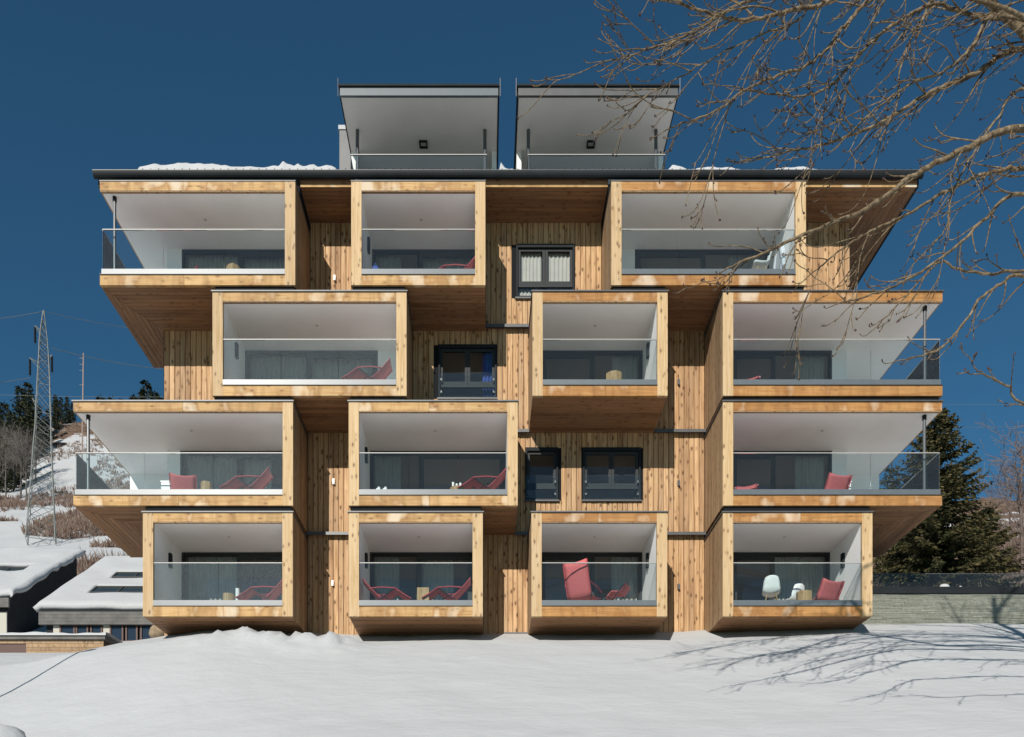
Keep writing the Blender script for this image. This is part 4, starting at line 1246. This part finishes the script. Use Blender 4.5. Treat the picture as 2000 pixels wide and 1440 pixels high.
# ------------------------------------------------------------------ pylon, mast and cables
pd = 80.0
base = at_px(80, pd)
pyl = empty('power_pylon', base, 'grey lattice power pylon standing on the hillside at left', 'pylon')
lev = [(1062, 46, 116), (1000, 52, 112), (935, 58, 108), (880, 62, 105), (840, 66, 103.5), (800, 68, 102), (745, 71, 100), (700, 74, 97.5), (668, 75.5, 95), (640, 79, 91), (607, 84, 86.5)]
cx = WX(85, pd - D)
L_ = []
for (py, a, b) in lev:
    L_.append((WZ(py, pd - D), (b - a) * pd / F / 2 * 0.82, WX((a + b) / 2, pd - D)))
rot = math.radians(24)
def corner(i, k):
    z, hw, c = L_[i]
    a = rot + math.pi / 4 + k * math.pi / 2
    return Vector((c + hw * 1.25 * math.cos(a), pd - D + hw * 1.25 * math.sin(a), z))
M['galv'] = plain('galvanised_steel', (0.15, 0.16, 0.15), 0.6, 0.1)
for k in range(4):
    MB().tube([corner(i, k) for i in range(len(L_))], [0.048] * 6 + [0.038] * 5, 4).build('leg', M['galv'], pyl)
m = MB()
for i in range(len(L_) - 1):
    sub = 2 if i in (0, 1, 2, 3, 4, 5, 6) else 2
    for k in range(4):
        for s in range(sub):
            A0 = corner(i, k).lerp(corner(i + 1, k), s / sub); A1 = corner(i, k).lerp(corner(i + 1, k), (s + 1) / sub)
            B0 = corner(i, (k + 1) % 4).lerp(corner(i + 1, (k + 1) % 4), s / sub); B1 = corner(i, (k + 1) % 4).lerp(corner(i + 1, (k + 1) % 4), (s + 1) / sub)
            m.tube([A0, B1], 0.028, 3, caps=False); m.tube([B0, A1], 0.028, 3, caps=False)
            if s == 0: m.tube([A0, B0], 0.03, 3, caps=False)
m.build('lattice', M['galv'], pyl)
for (px0, px1, py, side) in ((68, 80, 636, 'a'), (58, 76, 699, 'a'), (101, 93, 693, 'b'), (63, 72, 778, 'a')):
    A = P3(px1, py + 10, pd); B = P3(px0, py, pd)
    mm = MB(); mm.tube([A, B], 0.05, 4); mm.tube([A + Vector((0, 0, -0.5)), B], 0.035, 4)
    mm.build('cross_arm', M['galv'], pyl)
    if py < 760:
        mi = MB()
        for k in range(9):
            c = B + Vector((0.03, 0, -0.25 - 0.17 * k)); mi.ball(c, (0.13, 0.13, 0.07), 6, 4)
        mi.tube([B, B + Vector((0.03, 0, -1.85))], 0.02, 4)
        mi.build('insulator', plain('brown_glass', (0.05, 0.03, 0.05), 0.3) if k == 0 else M['dark'], pyl)
def cable(pts, label, r=0.022, sag=0.4):
    A, B = pts; c = []
    for i in range(25):
        t = i / 24; p = A.lerp(B, t); p.z -= sag * 4 * t * (1 - t); c.append(p)
    return tag(MB().tube(c, r, 4).build('power_cable', M['galv'], None), label, 'cable', 'overhead power cables')
top = P3(85, 608, pd)
cable((top, P3(420, 655, 92)), 'thin cable running right from the pylon top', sag=0.5)
cable((top, P3(-160, 626, 70)), 'thin cable running left from the pylon top', sag=0.4)
cable((P3(101, 727, pd) + Vector((0, 0, 2.3)), P3(430, 726, 92)), 'thick cable from the pylon towards the wall below the top left balcony', r=0.03, sag=0.6)
cable((P3(59, 738, pd), P3(-160, 752, 70)), 'cable running left from the lower pylon arm', sag=0.3)
cable((P3(-40, 770, 100), P3(420, 774, 100)), 'level cable crossing behind the pylon just above the treetops', sag=0.2)
cable((P3(1700, 788, 130), P3(2100, 786, 130)), 'upper faint cable beyond the right corner balconies', r=0.02, sag=0.3)
cable((P3(1700, 832, 130), P3(2100, 830, 130)), 'middle faint cable beyond the right corner balconies', r=0.02, sag=0.3)
cable((P3(1700, 912, 130), P3(2100, 915, 130)), 'lowest faint cable passing the large spruce', r=0.02, sag=0.3)
md = 110.0
mb_ = at_px(159, md)
mast = empty('radio_mast', mb_, 'slender pole with small brackets above the left third-row balcony', 'mast')
A = Vector(mb_); B = P3(163, 690, md)
MB().tube([A, B], [0.11, 0.07], 6).build('pole', plain('rusty_steel', (0.30, 0.21, 0.18), 0.7), mast)
for py in (700, 712, 724, 752):
    c = P3(162, py, md); MB().tube([c + Vector((-0.45, 0, 0)), c + Vector((0.15, 0, 0.05))], 0.05, 5).build('bracket', M['galv'], mast)

# ------------------------------------------------------------------ chalets at left
M['slate'] = plain('dark_slate_cladding', (0.018, 0.019, 0.021), 0.8, spec=0.2, noise=0.2, nscale=2)
M['greywood'] = plain('weathered_grey_boards', (0.115, 0.108, 0.098), 0.8, noise=0.25, nscale=3)
M['cream'] = plain('cream_render', (0.45, 0.42, 0.36), 0.9)
M['brownframe'] = plain('dark_brown_frame', (0.07, 0.028, 0.018), 0.6)
def chalet(label, xr_px, d0, py_front, x0, xr_face, rise, depth, windows, fasc, skyl, wallz):
    """mono-pitch roof falling towards the camera; xr_px = photo x of its visible front corner"""
    y0 = d0 - D
    zf_ = WZ(py_front, y0)                      # top of the snow at the front eave
    t = empty('chalet', ((x0[0] + x0[1]) / 2, y0 + 1, wallz), label, 'house')
    xa, xb = x0
    zr = zf_ + rise
    sn = 0.28
    # walls: a solid wedge
    m = MB()
    ins = 0.0
    poly = [(xb, y0 + 0.25, wallz - 2), (xb, y0 + depth, wallz - 2), (xb, y0 + depth, zr - sn - 0.06), (xb, y0 + 0.25, zf_ - sn - 0.06 + rise * 0.25 / depth)]
    m.prism(poly, (xa - xb, 0, 0))
    m.build('wall', M['slate'], t)
    # roof plate and fascia
    m = MB(); m.prism([(xa - 0.2, y0, zf_ - sn), (xb + 0.2, y0, zf_ - sn), (xb + 0.2, y0 + depth + 0.3, zr - sn), (xa - 0.2, y0 + depth + 0.3, zr - sn)], (0, 0, -0.055))
    rf = m.build('roof', M['dark'], t)
    n = 4
    for k in range(n):
        h = fasc / n
        MB().box(xa - 0.2, xb + 0.2, y0 - 0.03 - 0.004 * (k % 2), y0 + 0.1, zf_ - sn - 0.06 - (k + 1) * h + 0.008, zf_ - sn - 0.06 - k * h).build('fascia_board', M['greywood'], rf)
    return t, zf_, zr, y0, sn
def roof_snow_sheet(name, label, xa, xb, y0, depth, zf_, zr, sn, holes, seed):
    """snow blanket following the slope, with openings where the skylights are"""
    rg = np.random.default_rng(seed)
    nx_, ny_ = 120, 60
    vs = []; fs = []; idx = {}
    for j in range(ny_ + 1):
        for i in range(nx_ + 1):
            u, v_ = i / nx_, j / ny_
            x = xa - 0.25 + (xb - xa + 0.5) * u; s = v_ * depth
            e = min(u, 1 - u) * (xb - xa); e2 = min(v_, 1 - v_) * depth
            rnd = min(1, e / 0.18) ** 0.5 * min(1, (e2 + 0.02) / 0.22) ** 0.5
            th = sn * (0.15 + 0.85 * rnd) * (1 + 0.25 * float(vnoise(np.array(x * 0.9), np.array(s * 0.9 + seed)))) + 0.03
            ex = 0.10 * float(vnoise(np.array(s * 2.3), np.array(seed * 1.0))) if i in (0, nx_) else 0
            vs.append((x + ex, y0 - 0.10 + s, zf_ - sn + (zr - zf_) * v_ + th))
    def inside(i, j):
        u = (i + 0.5) / nx_; v_ = (j + 0.5) / ny_
        x = xa - 0.25 + (xb - xa + 0.5) * u
        return any(h[0] < x < h[1] and h[2] < v_ < h[3] for h in holes)
    for j in range(ny_):
        for i in range(nx_):
            if inside(i, j): continue
            a = j * (nx_ + 1) + i
            fs.append((a, a + 1, a + nx_ + 2, a + nx_ + 1))
    m = MB(); m.v = vs; m.f = fs; m.r = [0.5] * len(fs)
    o = m.build(name, M['snow'], None, smooth=True, kind='stuff')
    so = o.modifiers.new('depth', 'SOLIDIFY'); so.thickness = 0.26; so.offset = -1
    return tag(o, label)
# nearer chalet (B)
dB = 36.0; yB_ = dB - D
xB0 = WX(85, yB_)
tB, zfB, zrB, y0B, snB = chalet('snow-covered chalet with two skylight strips and grey fascia, nearer one', 85, dB, 1180, (xB0, xB0 + 12.0), None, 4.6, 6.3, None, 0.56, None, 9.6)
holesB = [(xB0 + 1.35, xB0 + 5.2, 0.20, 0.34), (xB0 + 5.5, xB0 + 11, 0.20, 0.34), (xB0 + 1.5, xB0 + 11, 0.50, 0.62)]
roof_snow_sheet('chalet_roof_snow', 'thick snow blanket on the nearer chalet roof with skylight openings', xB0 - 0.1, xB0 + 12.1, y0B, 6.5, zfB, zrB, 0.24, holesB, 4)
def skylight(t, xa, xb, v0, v1, y0, depth, zf_, zr, sn):
    y_0, y_1 = y0 + v0 * depth, y0 + v1 * depth
    z_0, z_1 = zf_ - sn + (zr - zf_) * v0, zf_ - sn + (zr - zf_) * v1
    nrm = Vector((0, -(z_1 - z_0), y_1 - y_0)).normalized()
    up = Vector((0, y_1 - y_0, z_1 - z_0))
    o = Vector((xa, y_0, z_0)) + nrm * 0.22
    m = MB()
    wdt = xb - xa; n = max(2, int(wdt / 0.95))
    m.prism([o, o + Vector((wdt, 0, 0)), o + Vector((wdt, 0, 0)) + up * 0.08, o + up * 0.08], nrm * 0.10)
    m.prism([o + up * 0.92, o + Vector((wdt, 0, 0)) + up * 0.92, o + Vector((wdt, 0, 0)) + up, o + up], nrm * 0.10)
    for k in range(n + 1):
        c = o + Vector((wdt * k / n - 0.03, 0, 0)) + up * 0.08
        m.prism([c, c + Vector((0.06, 0, 0)), c + Vector((0.06, 0, 0)) + up * 0.84, c + up * 0.84], nrm * 0.09)
    sk = m.build('skylight', M['cap'], t)
    for k in range(n):
        c = o + Vector((wdt * k / n + 0.03, 0, 0)) + up * 0.08 + nrm * 0.04; w = wdt / n - 0.06
        MB().prism([c, c + Vector((w, 0, 0)), c + Vector((w, 0, 0)) + up * 0.84, c + up * 0.84], nrm * 0.012).build('pane', M['skyglass'], sk)
M['skyglass'] = plain('skylight_glass', (0.03, 0.04, 0.04), 0.05, 0.0, 0.8)
for h in holesB: skylight(tB, h[0] + 0.1, h[1] - 0.1, h[2] + 0.01, h[3] - 0.02, y0B, 6.3, zfB, zrB, 0.3)
# windows of the nearer chalet
zwt = WZ(1210, yB_); zwb = WZ(1252, yB_)
for (a, b) in ((113, 143), (144.5, 169), (173, 197), (211, 238), (242, 266), (271, 294)):
    xa, xb = WX(a, yB_), WX(b, yB_)
    w = rect_frame(xa, xb, zwb, zwt, 0.07, yB_ + 0.14, yB_ + 0.24).build('window', M['brownframe'], tB)
    MB().box(xa + 0.06, xb - 0.06, yB_ + 0.19, yB_ + 0.20, zwb + 0.06, zwt - 0.06).build('pane', plain('chalet_glass', (0.02, 0.03, 0.045), 0.05, 0.0, 0.45), w)
for (a, b) in ((100, 112), (198, 210.5), (295, 312)):
    MB().box(WX(a, yB_), WX(b, yB_), yB_ + 0.17, yB_ + 0.246, zwb - 0.4, zwt - 0.05).build('pier', M['cream'], tB)
# farther chalet (A)
dA = 45.0; yA_ = dA - D
xA1 = WX(10, yA_)
tA, zfA, zrA, y0A, snA = chalet('dark-sided chalet at the left edge with snow sliding over its gable', 10, dA, 1156, (xA1 - 9.0, xA1), None, 5.6, 7.9, None, 0.5, None, 12.2)
holesA = [(xA1 - 8.5, xA1 - 0.9, 0.44, 0.56), (xA1 - 8.5, xA1 - 1.9, 0.18, 0.30)]
roof_snow_sheet('chalet_roof_snow', 'thick snow blanket on the left edge chalet roof', xA1 - 9.1, xA1 + 0.25, y0A, 8.1, zfA, zrA, 0.30, holesA, 11)
for h in holesA: skylight(tA, h[0] + 0.1, h[1] - 0.1, h[2] + 0.01, h[3] - 0.02, y0A, 7.9, zfA, zrA, 0.42)
MB().box(xA1 - 3.0, xA1 - 0.02, yA_ + 0.17, yA_ + 0.246, WZ(1245, yA_), WZ(1195, yA_)).build('front_render', M['cream'], tA)
# low shed with boards and a snow-covered roof edge in front of them
yS = 6.5
sh = empty('timber_shed', (WX(60, yS), yS, gz(WX(60, yS), yS)), 'low timber shed with snowy roof edge behind the snow bank at left', 'shed')
xa, xb = WX(-60, yS), WX(205, yS)
zS = WZ(1248, yS)
MB().box(xa, xb, yS, yS + 2.2, zS - 0.01, zS + 0.11).build('roof_edge', M['greywood'], sh)
for k in range(7):
    z1 = zS - 0.012 - k * 0.13
    MB().box(WX(48, yS) if k else xa, xb - 0.1, yS + 0.10, yS + 0.14, z1 - 0.122, z1).build('board', M['side'], sh)
MB().box(xa, xb - 0.1, yS + 0.141, yS + 2.0, zS - 2.0, zS - 0.012).build('body', M['brownframe'], sh)
m = MB(); n = 60; vs = []; fs = []
for i in range(n + 1):
    x = xa - 0.05 + (xb - xa + 0.1) * i / n
    hh = 0.13 + 0.03 * math.sin(x * 2.3) + 0.02 * math.sin(x * 7.1)
    vs += [(x, yS - 0.06, zS + 0.112), (x, yS - 0.05, zS + 0.11 + hh * 0.7), (x, yS + 0.2, zS + 0.11 + hh), (x, yS + 2.2, zS + 0.11 + hh)]
for i in range(n):
    for k in range(3): fs.append((4*i+k, 4*i+4+k, 4*i+5+k, 4*i+1+k))
tag(m.add(vs, fs).build('shed_snow', M['snow'], None, smooth=True, kind='stuff'), 'snow layer on the low timber shed')
# boulder by the house corner and pale rock at the picture's lower left corner
def rock(name, loc, r, label, mat, seed):
    bm = bmesh.new(); bmesh.ops.create_icosphere(bm, subdivisions=3, radius=1.0)
    rg = random.Random(seed); o3 = Vector((rg.uniform(0, 9), rg.uniform(0, 9), rg.uniform(0, 9)))
    from mathutils import noise as mn
    for v in bm.verts:
        k = 1 + 0.22 * mn.noise(v.co * 1.3 + o3) + 0.08 * mn.noise(v.co * 3.7 + o3)
        v.co = Vector((v.co.x * r[0] * k, v.co.y * r[1] * k, v.co.z * r[2] * k))
    me = bpy.data.meshes.new(name); bm.to_mesh(me); bm.free()
    me.polygons.foreach_set('use_smooth', np.ones(len(me.polygons), dtype=bool))
    me.materials.append(mat)
    o = place(name, me); o.location = loc
    return tag(o, label, 'rock')
xb_ = WX(312, 3.0)
rock('boulder', (xb_, 3.0, WZ(1236, 3.0)), (0.30, 0.3, 0.26), 'brown boulder beside the lower left corner of the house', plain('brown_rock', (0.26, 0.19, 0.12), 0.9, noise=0.35, nscale=5), 3)
M['oldsnow'] = plain('grey_crusted_snow', (0.33, 0.335, 0.34), 0.9, spec=0.1, noise=0.05, nscale=2)
dk = 17.0; xk = -948 / F * dk
rock('snow_heap', (xk + 0.0, dk - D, gz(xk, dk - D) - 0.05), (0.60, 0.5, 0.55), 'rounded snow heap at the lower left corner', M['snow'], 14)

# ------------------------------------------------------------------ street lamp outside the left edge (its shadow falls on the bank)
def ground_hit(p):
    q = Vector(p)
    for i in range(4000):
        q = q - SUN * 0.02
        if q.z <= gz(q.x, q.y): break
    return q
target = None
tx, ty = WX(165, 0.1), 0.1
Pt = Vector((tx, ty, gz(tx, ty)))
k = (7.0) / -SUN.y          # the lamp stands 7 m nearer the camera
hd = Pt + SUN * k
lb = Vector((hd.x, hd.y, gz(hd.x, hd.y)))
lamp = empty('street_lamp', lb, 'tall street lamp standing left of the picture, seen by its shadow', 'lamp')
MB().tube([lb + Vector((0, 0, -0.3)), Vector((lb.x, lb.y, hd.z))], [0.06, 0.04], 10).build('pole', M['steel'], lamp)
MB().tube([Vector((lb.x, lb.y, hd.z)), Vector((lb.x, lb.y, hd.z + 0.05)), Vector((lb.x, lb.y, hd.z + 0.12))], [0.36, 0.34, 0.06], 20).build('lamp_head', M['steel'], lamp)

# ------------------------------------------------------------------ the bare tree in front, at right
TD = 12.0
tr_x = 11.5; tr_y = TD - D
trz = gz(tr_x, tr_y)
tree = empty('foreground_tree', (tr_x, tr_y, trz), 'leafless tree reaching in from the right with curling budded twigs', 'tree')
def bark_mat():
    m, nt, b = new_mat('lichen_bark')
    L = nt.links
    tc = nd(nt, 'ShaderNodeTexCoord')
    n1 = nd(nt, 'ShaderNodeTexNoise'); n1.inputs['Scale'].default_value = 13; n1.inputs['Detail'].default_value = 8; n1.inputs['Roughness'].default_value = 0.7
    L.new(tc.outputs['Object'], n1.inputs[0])
    r = ramp(nt, [(0.34, (0.045, 0.031, 0.019)), (0.5, (0.145, 0.103, 0.06)), (0.66, (0.27, 0.21, 0.135))])
    L.new(n1.outputs[0], r.inputs[0]); L.new(r.outputs[0], b.inputs['Base Color'])
    b.inputs['Roughness'].default_value = 0.85; b.inputs['Specular IOR Level'].default_value = 0.2
    bp = nd(nt, 'ShaderNodeBump'); bp.inputs['Strength'].default_value = 0.6; bp.inputs['Distance'].default_value = 0.02
    L.new(n1.outputs[0], bp.inputs['Height']); L.new(bp.outputs[0], b.inputs['Normal'])
    return m
M['tbark'] = bark_mat()
M['bud'] = plain('dark_buds', (0.045, 0.022, 0.018), 0.7)
PXM = F / TD             # photo pixels per metre at the tree
rt = random.Random(77)
def trunk_at(z):
    t = (z - trz) / 14.0
    return Vector((tr_x + 0.25 * math.sin(t * 3) - 0.5 * t, tr_y + 0.3 * math.sin(t * 2.2), z))
MB().tube([trunk_at(trz - 0.5 + 0.75 * i) for i in range(20)], [0.34 - 0.014 * i for i in range(20)], 12).build('trunk', M['tbark'], tree, smooth=True)
twm = MB(); bud = MB()
def spline(pts, n=6):
    out = []
    P = [pts[0]] + pts + [pts[-1]]
    for i in range(1, len(P) - 2):
        p0, p1, p2, p3 = P[i-1], P[i], P[i+1], P[i+2]
        for k in range(n):
            t = k / n
            out.append(0.5 * ((2*p1) + (p2-p0)*t + (2*p0-5*p1+4*p2-p3)*t*t + (3*p1-p0-3*p2+p3)*t**3))
    out.append(pts[-1].copy())
    return out
def add_buds(p, d, n=3):
    for k in range(n):
        q = p + Vector((rt.uniform(-1, 1), rt.uniform(-1, 1), rt.uniform(-0.4, 1))) * 0.014
        bud.ball(q, (0.010, 0.010, 0.017), 4, 3)
def twig(p, d, L, r, depth):
    """hanging twig: leaves along d, sags in a smooth bow, then the tip curls up"""
    seg = max(7, int(L / 0.075)); pts = [p.copy()]; rad = [r]; dd = d.normalized(); q = p.copy()
    st = 9.0 / seg
    sag = rt.uniform(0.0, 0.09) * st; curl = rt.uniform(0.16, 0.42) * st; wx = rt.uniform(-0.04, 0.04) * st; wy = rt.uniform(-0.05, 0.05) * st
    turn = rt.uniform(0.35, 0.7); kids = []
    for i in range(seg):
        t = i / seg
        g = -sag if t < turn else curl * (t - turn) / (1 - turn) * 1.6
        dd = (dd + Vector((wx + rt.uniform(-0.035, 0.035), wy + rt.uniform(-0.035, 0.035), g + rt.uniform(-0.03, 0.03)))).normalized()
        q = q + dd * (L / seg); pts.append(q.copy()); rad.append(max(0.0058, r * (1 - 0.55 * (i + 1) / seg)))
        if depth > 0 and 1 < i < seg - 1 and rt.random() < 0.19:
            ax = Vector((rt.uniform(-1, 0.6), rt.uniform(-0.7, 0.7), rt.uniform(-0.9, 0.5)))
            kids.append((q.copy(), dd * 1.0 + ax * 0.75, L * rt.uniform(0.3, 0.6), max(0.0065, rad[-1] * 0.8)))
            if rt.random() < 0.5: add_buds(q, dd, 1)
    twm.tube(pts, rad, 5, caps=False)
    add_buds(q, dd, rt.randint(1, 3))
    for (a, b, c, e) in kids: twig(a, b, c, e, depth - 1)
def limb(px_pts, r0, r1, d0, d1, dens=1.0, root=True, tw=1.0):
    n = len(px_pts)
    W = [P3(p[0], p[1], d0 - 0.4 + (d1 - d0) * i / (n - 1)) for i, p in enumerate(px_pts)]
    if root:
        z = W[0].z - 0.6 if W[0].z > 7 else W[0].z - 0.3
        z = min(max(z, trz + 2.0), trz + 13.0)
        tp = trunk_at(z)
        mid = tp.lerp(W[0], 0.5) + Vector((0, 0, 0.15))
        W = [tp, mid] + W
    S = spline(W, 7)
    for i in range(1, len(S) - 1): S[i] = S[i] + Vector((rt.uniform(-1, 1), rt.uniform(-1, 1), rt.uniform(-1, 1))) * 0.012
    N = len(S)
    r0 = r0 * 0.66; rr0 = r0 * (1.3 if root else 1.0)
    rad = [rr0 + (r1 - rr0) * (i / (N - 1)) ** 0.8 for i in range(N)]
    MB().tube(S, rad, 8, caps=True).build('limb', M['tbark'], tree, smooth=True)
    acc = 0
    for i in range(4, N - 1):
        sl = (S[i + 1] - S[i]).length; acc += sl
        if acc > 0.125 / dens:
            acc = 0
            d = (S[i + 1] - S[i]).normalized()
            ax = Vector((rt.uniform(-0.6, 0.5), rt.uniform(-0.8, 0.8), rt.uniform(-0.9, 0.75)))
            L = rt.choice([rt.uniform(0.3, 0.7), rt.uniform(0.6, 1.35)]) * tw
            twig(S[i], d * 0.8 + ax * 0.9, L, min(0.014, max(0.009, rad[i] * 0.55)), 2 if L > 0.5 else 1)
    e = (S[-1] - S[-3]).normalized()
    twig(S[-1], e, 0.45 * tw, max(0.006, r1), 1)
LIMBS = [
    ([(2000, 250), (1882, 293), (1788, 341), (1692, 408), (1584, 452), (1490, 495), (1425, 522)], 0.078, 0.012, 12.2, 11.6),
    ([(2000, 95), (1912, 140), (1865, 160), (1800, 190), (1740, 230), (1660, 265), (1600, 285), (1556, 293), (1488, 310)], 0.058, 0.010, 12.8, 12.4),
    ([(1905, 30), (1830, 8), (1750, 45), (1700, 85), (1650, 140), (1620, 170), (1590, 183), (1550, 188), (1480, 180)], 0.040, 0.010, 12.5, 11.8),
    ([(1800, -60), (1700, 0), (1650, 50), (1610, 100), (1570, 130), (1500, 155), (1450, 180), (1400, 215), (1325, 245)], 0.044, 0.010, 11.8, 11.6),
    ([(1760, -40), (1600, 10), (1530, 25), (1490, 35), (1440, 38), (1400, 30), (1350, 15), (1315, -5)], 0.040, 0.014, 11.4, 10.9),
    ([(1640, -60), (1470, 0), (1420, 20), (1370, 55), (1320, 78), (1250, 102), (1195, 118)], 0.030, 0.008, 12.2, 12.0),
    ([(2000, 328), (1960, 332), (1910, 345), (1850, 372), (1770, 420), (1700, 452), (1640, 490), (1590, 530)], 0.050, 0.010, 13.0, 12.6),
    ([(2000, 380), (1920, 432), (1870, 480), (1800, 530), (1740, 562), (1680, 582), (1640, 592)], 0.040, 0.009, 12.0, 11.8),
    ([(2010, 542), (1960, 552), (1915, 582), (1890, 620), (1860, 660), (1825, 687), (1790, 697), (1752, 706)], 0.034, 0.008, 11.6, 11.3),
    ([(2010, 528), (1930, 535), (1870, 525), (1838, 512), (1800, 545), (1750, 600), (1710, 640)], 0.034, 0.008, 12.9, 12.6),
    ([(2010, 792), (1970, 757), (1930, 736), (1908, 722), (1896, 702)], 0.026, 0.007, 11.8, 11.5),
    ([(1960, 30), (1900, 90), (1850, 135), (1780, 165), (1720, 205), (1660, 260)], 0.034, 0.009, 11.9, 11.7),
    ([(2010, 170), (1950, 230), (1900, 300), (1860, 380), (1845, 450), (1800, 500)], 0.030, 0.009, 12.6, 12.2),
    ([(1870, -40), (1790, 60), (1760, 130), (1750, 210), (1720, 270)], 0.032, 0.009, 13.2, 12.9),
    ([(1650, -30), (1560, 40), (1480, 70), (1400, 110), (1330, 150), (1260, 190)], 0.022, 0.007, 12.6, 12.4),
]
for i, (pp, r0, r1, d0, d1) in enumerate(LIMBS):
    limb(pp, r0, r1, d0, d1, dens={10: 0.5, 0: 0.8, 6: 0.9, 7: 0.6, 8: 0.5, 9: 0.55, 12: 0.6}.get(i, 1.2), tw={10: 0.5, 0: 0.8, 7: 0.72, 8: 0.62, 9: 0.7}.get(i, 1.0))
# thick stem crossing the top right corner
limb([(2120, 190), (2000, 66), (1955, 22), (1905, -40), (1840, -140)], 0.10, 0.05, 12.3, 12.1, dens=0.6)
# the rest of the crown stands outside the picture and shades the snow
for k in range(16):
    z = trz + 3.5 + 0.65 * k; p = trunk_at(z)
    a = rt.uniform(-2.4, 1.9) if k % 2 else rt.uniform(-1.2, 1.2)
    d = Vector((math.cos(a), math.sin(a), 0.45)); L = rt.uniform(2.2, 4.2) * (1.1 - 0.035 * k)
    pts = [p]; q = p.copy(); dd = d.normalized()
    for i in range(8):
        dd = (dd + Vector((rt.uniform(-0.15, 0.15), rt.uniform(-0.15, 0.15), rt.uniform(-0.16, 0.12)))).normalized(); q = q + dd * L / 8; pts.append(q.copy())
    MB().tube(pts, [0.085 - 0.009 * i for i in range(9)], 7).build('limb', M['tbark'], tree, smooth=True)
    for i in range(2, 9):
        for s in range(2):
            twig(pts[i], (pts[i] - pts[i - 1]).normalized() * 0.8 + Vector((rt.uniform(-1, 1), rt.uniform(-1, 1), rt.uniform(-0.5, 0.8))), rt.uniform(0.5, 1.3), 0.013, 1)
twm.build('twigs', M['tbark'], tree, smooth=True)
bud.build('buds', M['bud'], tree)
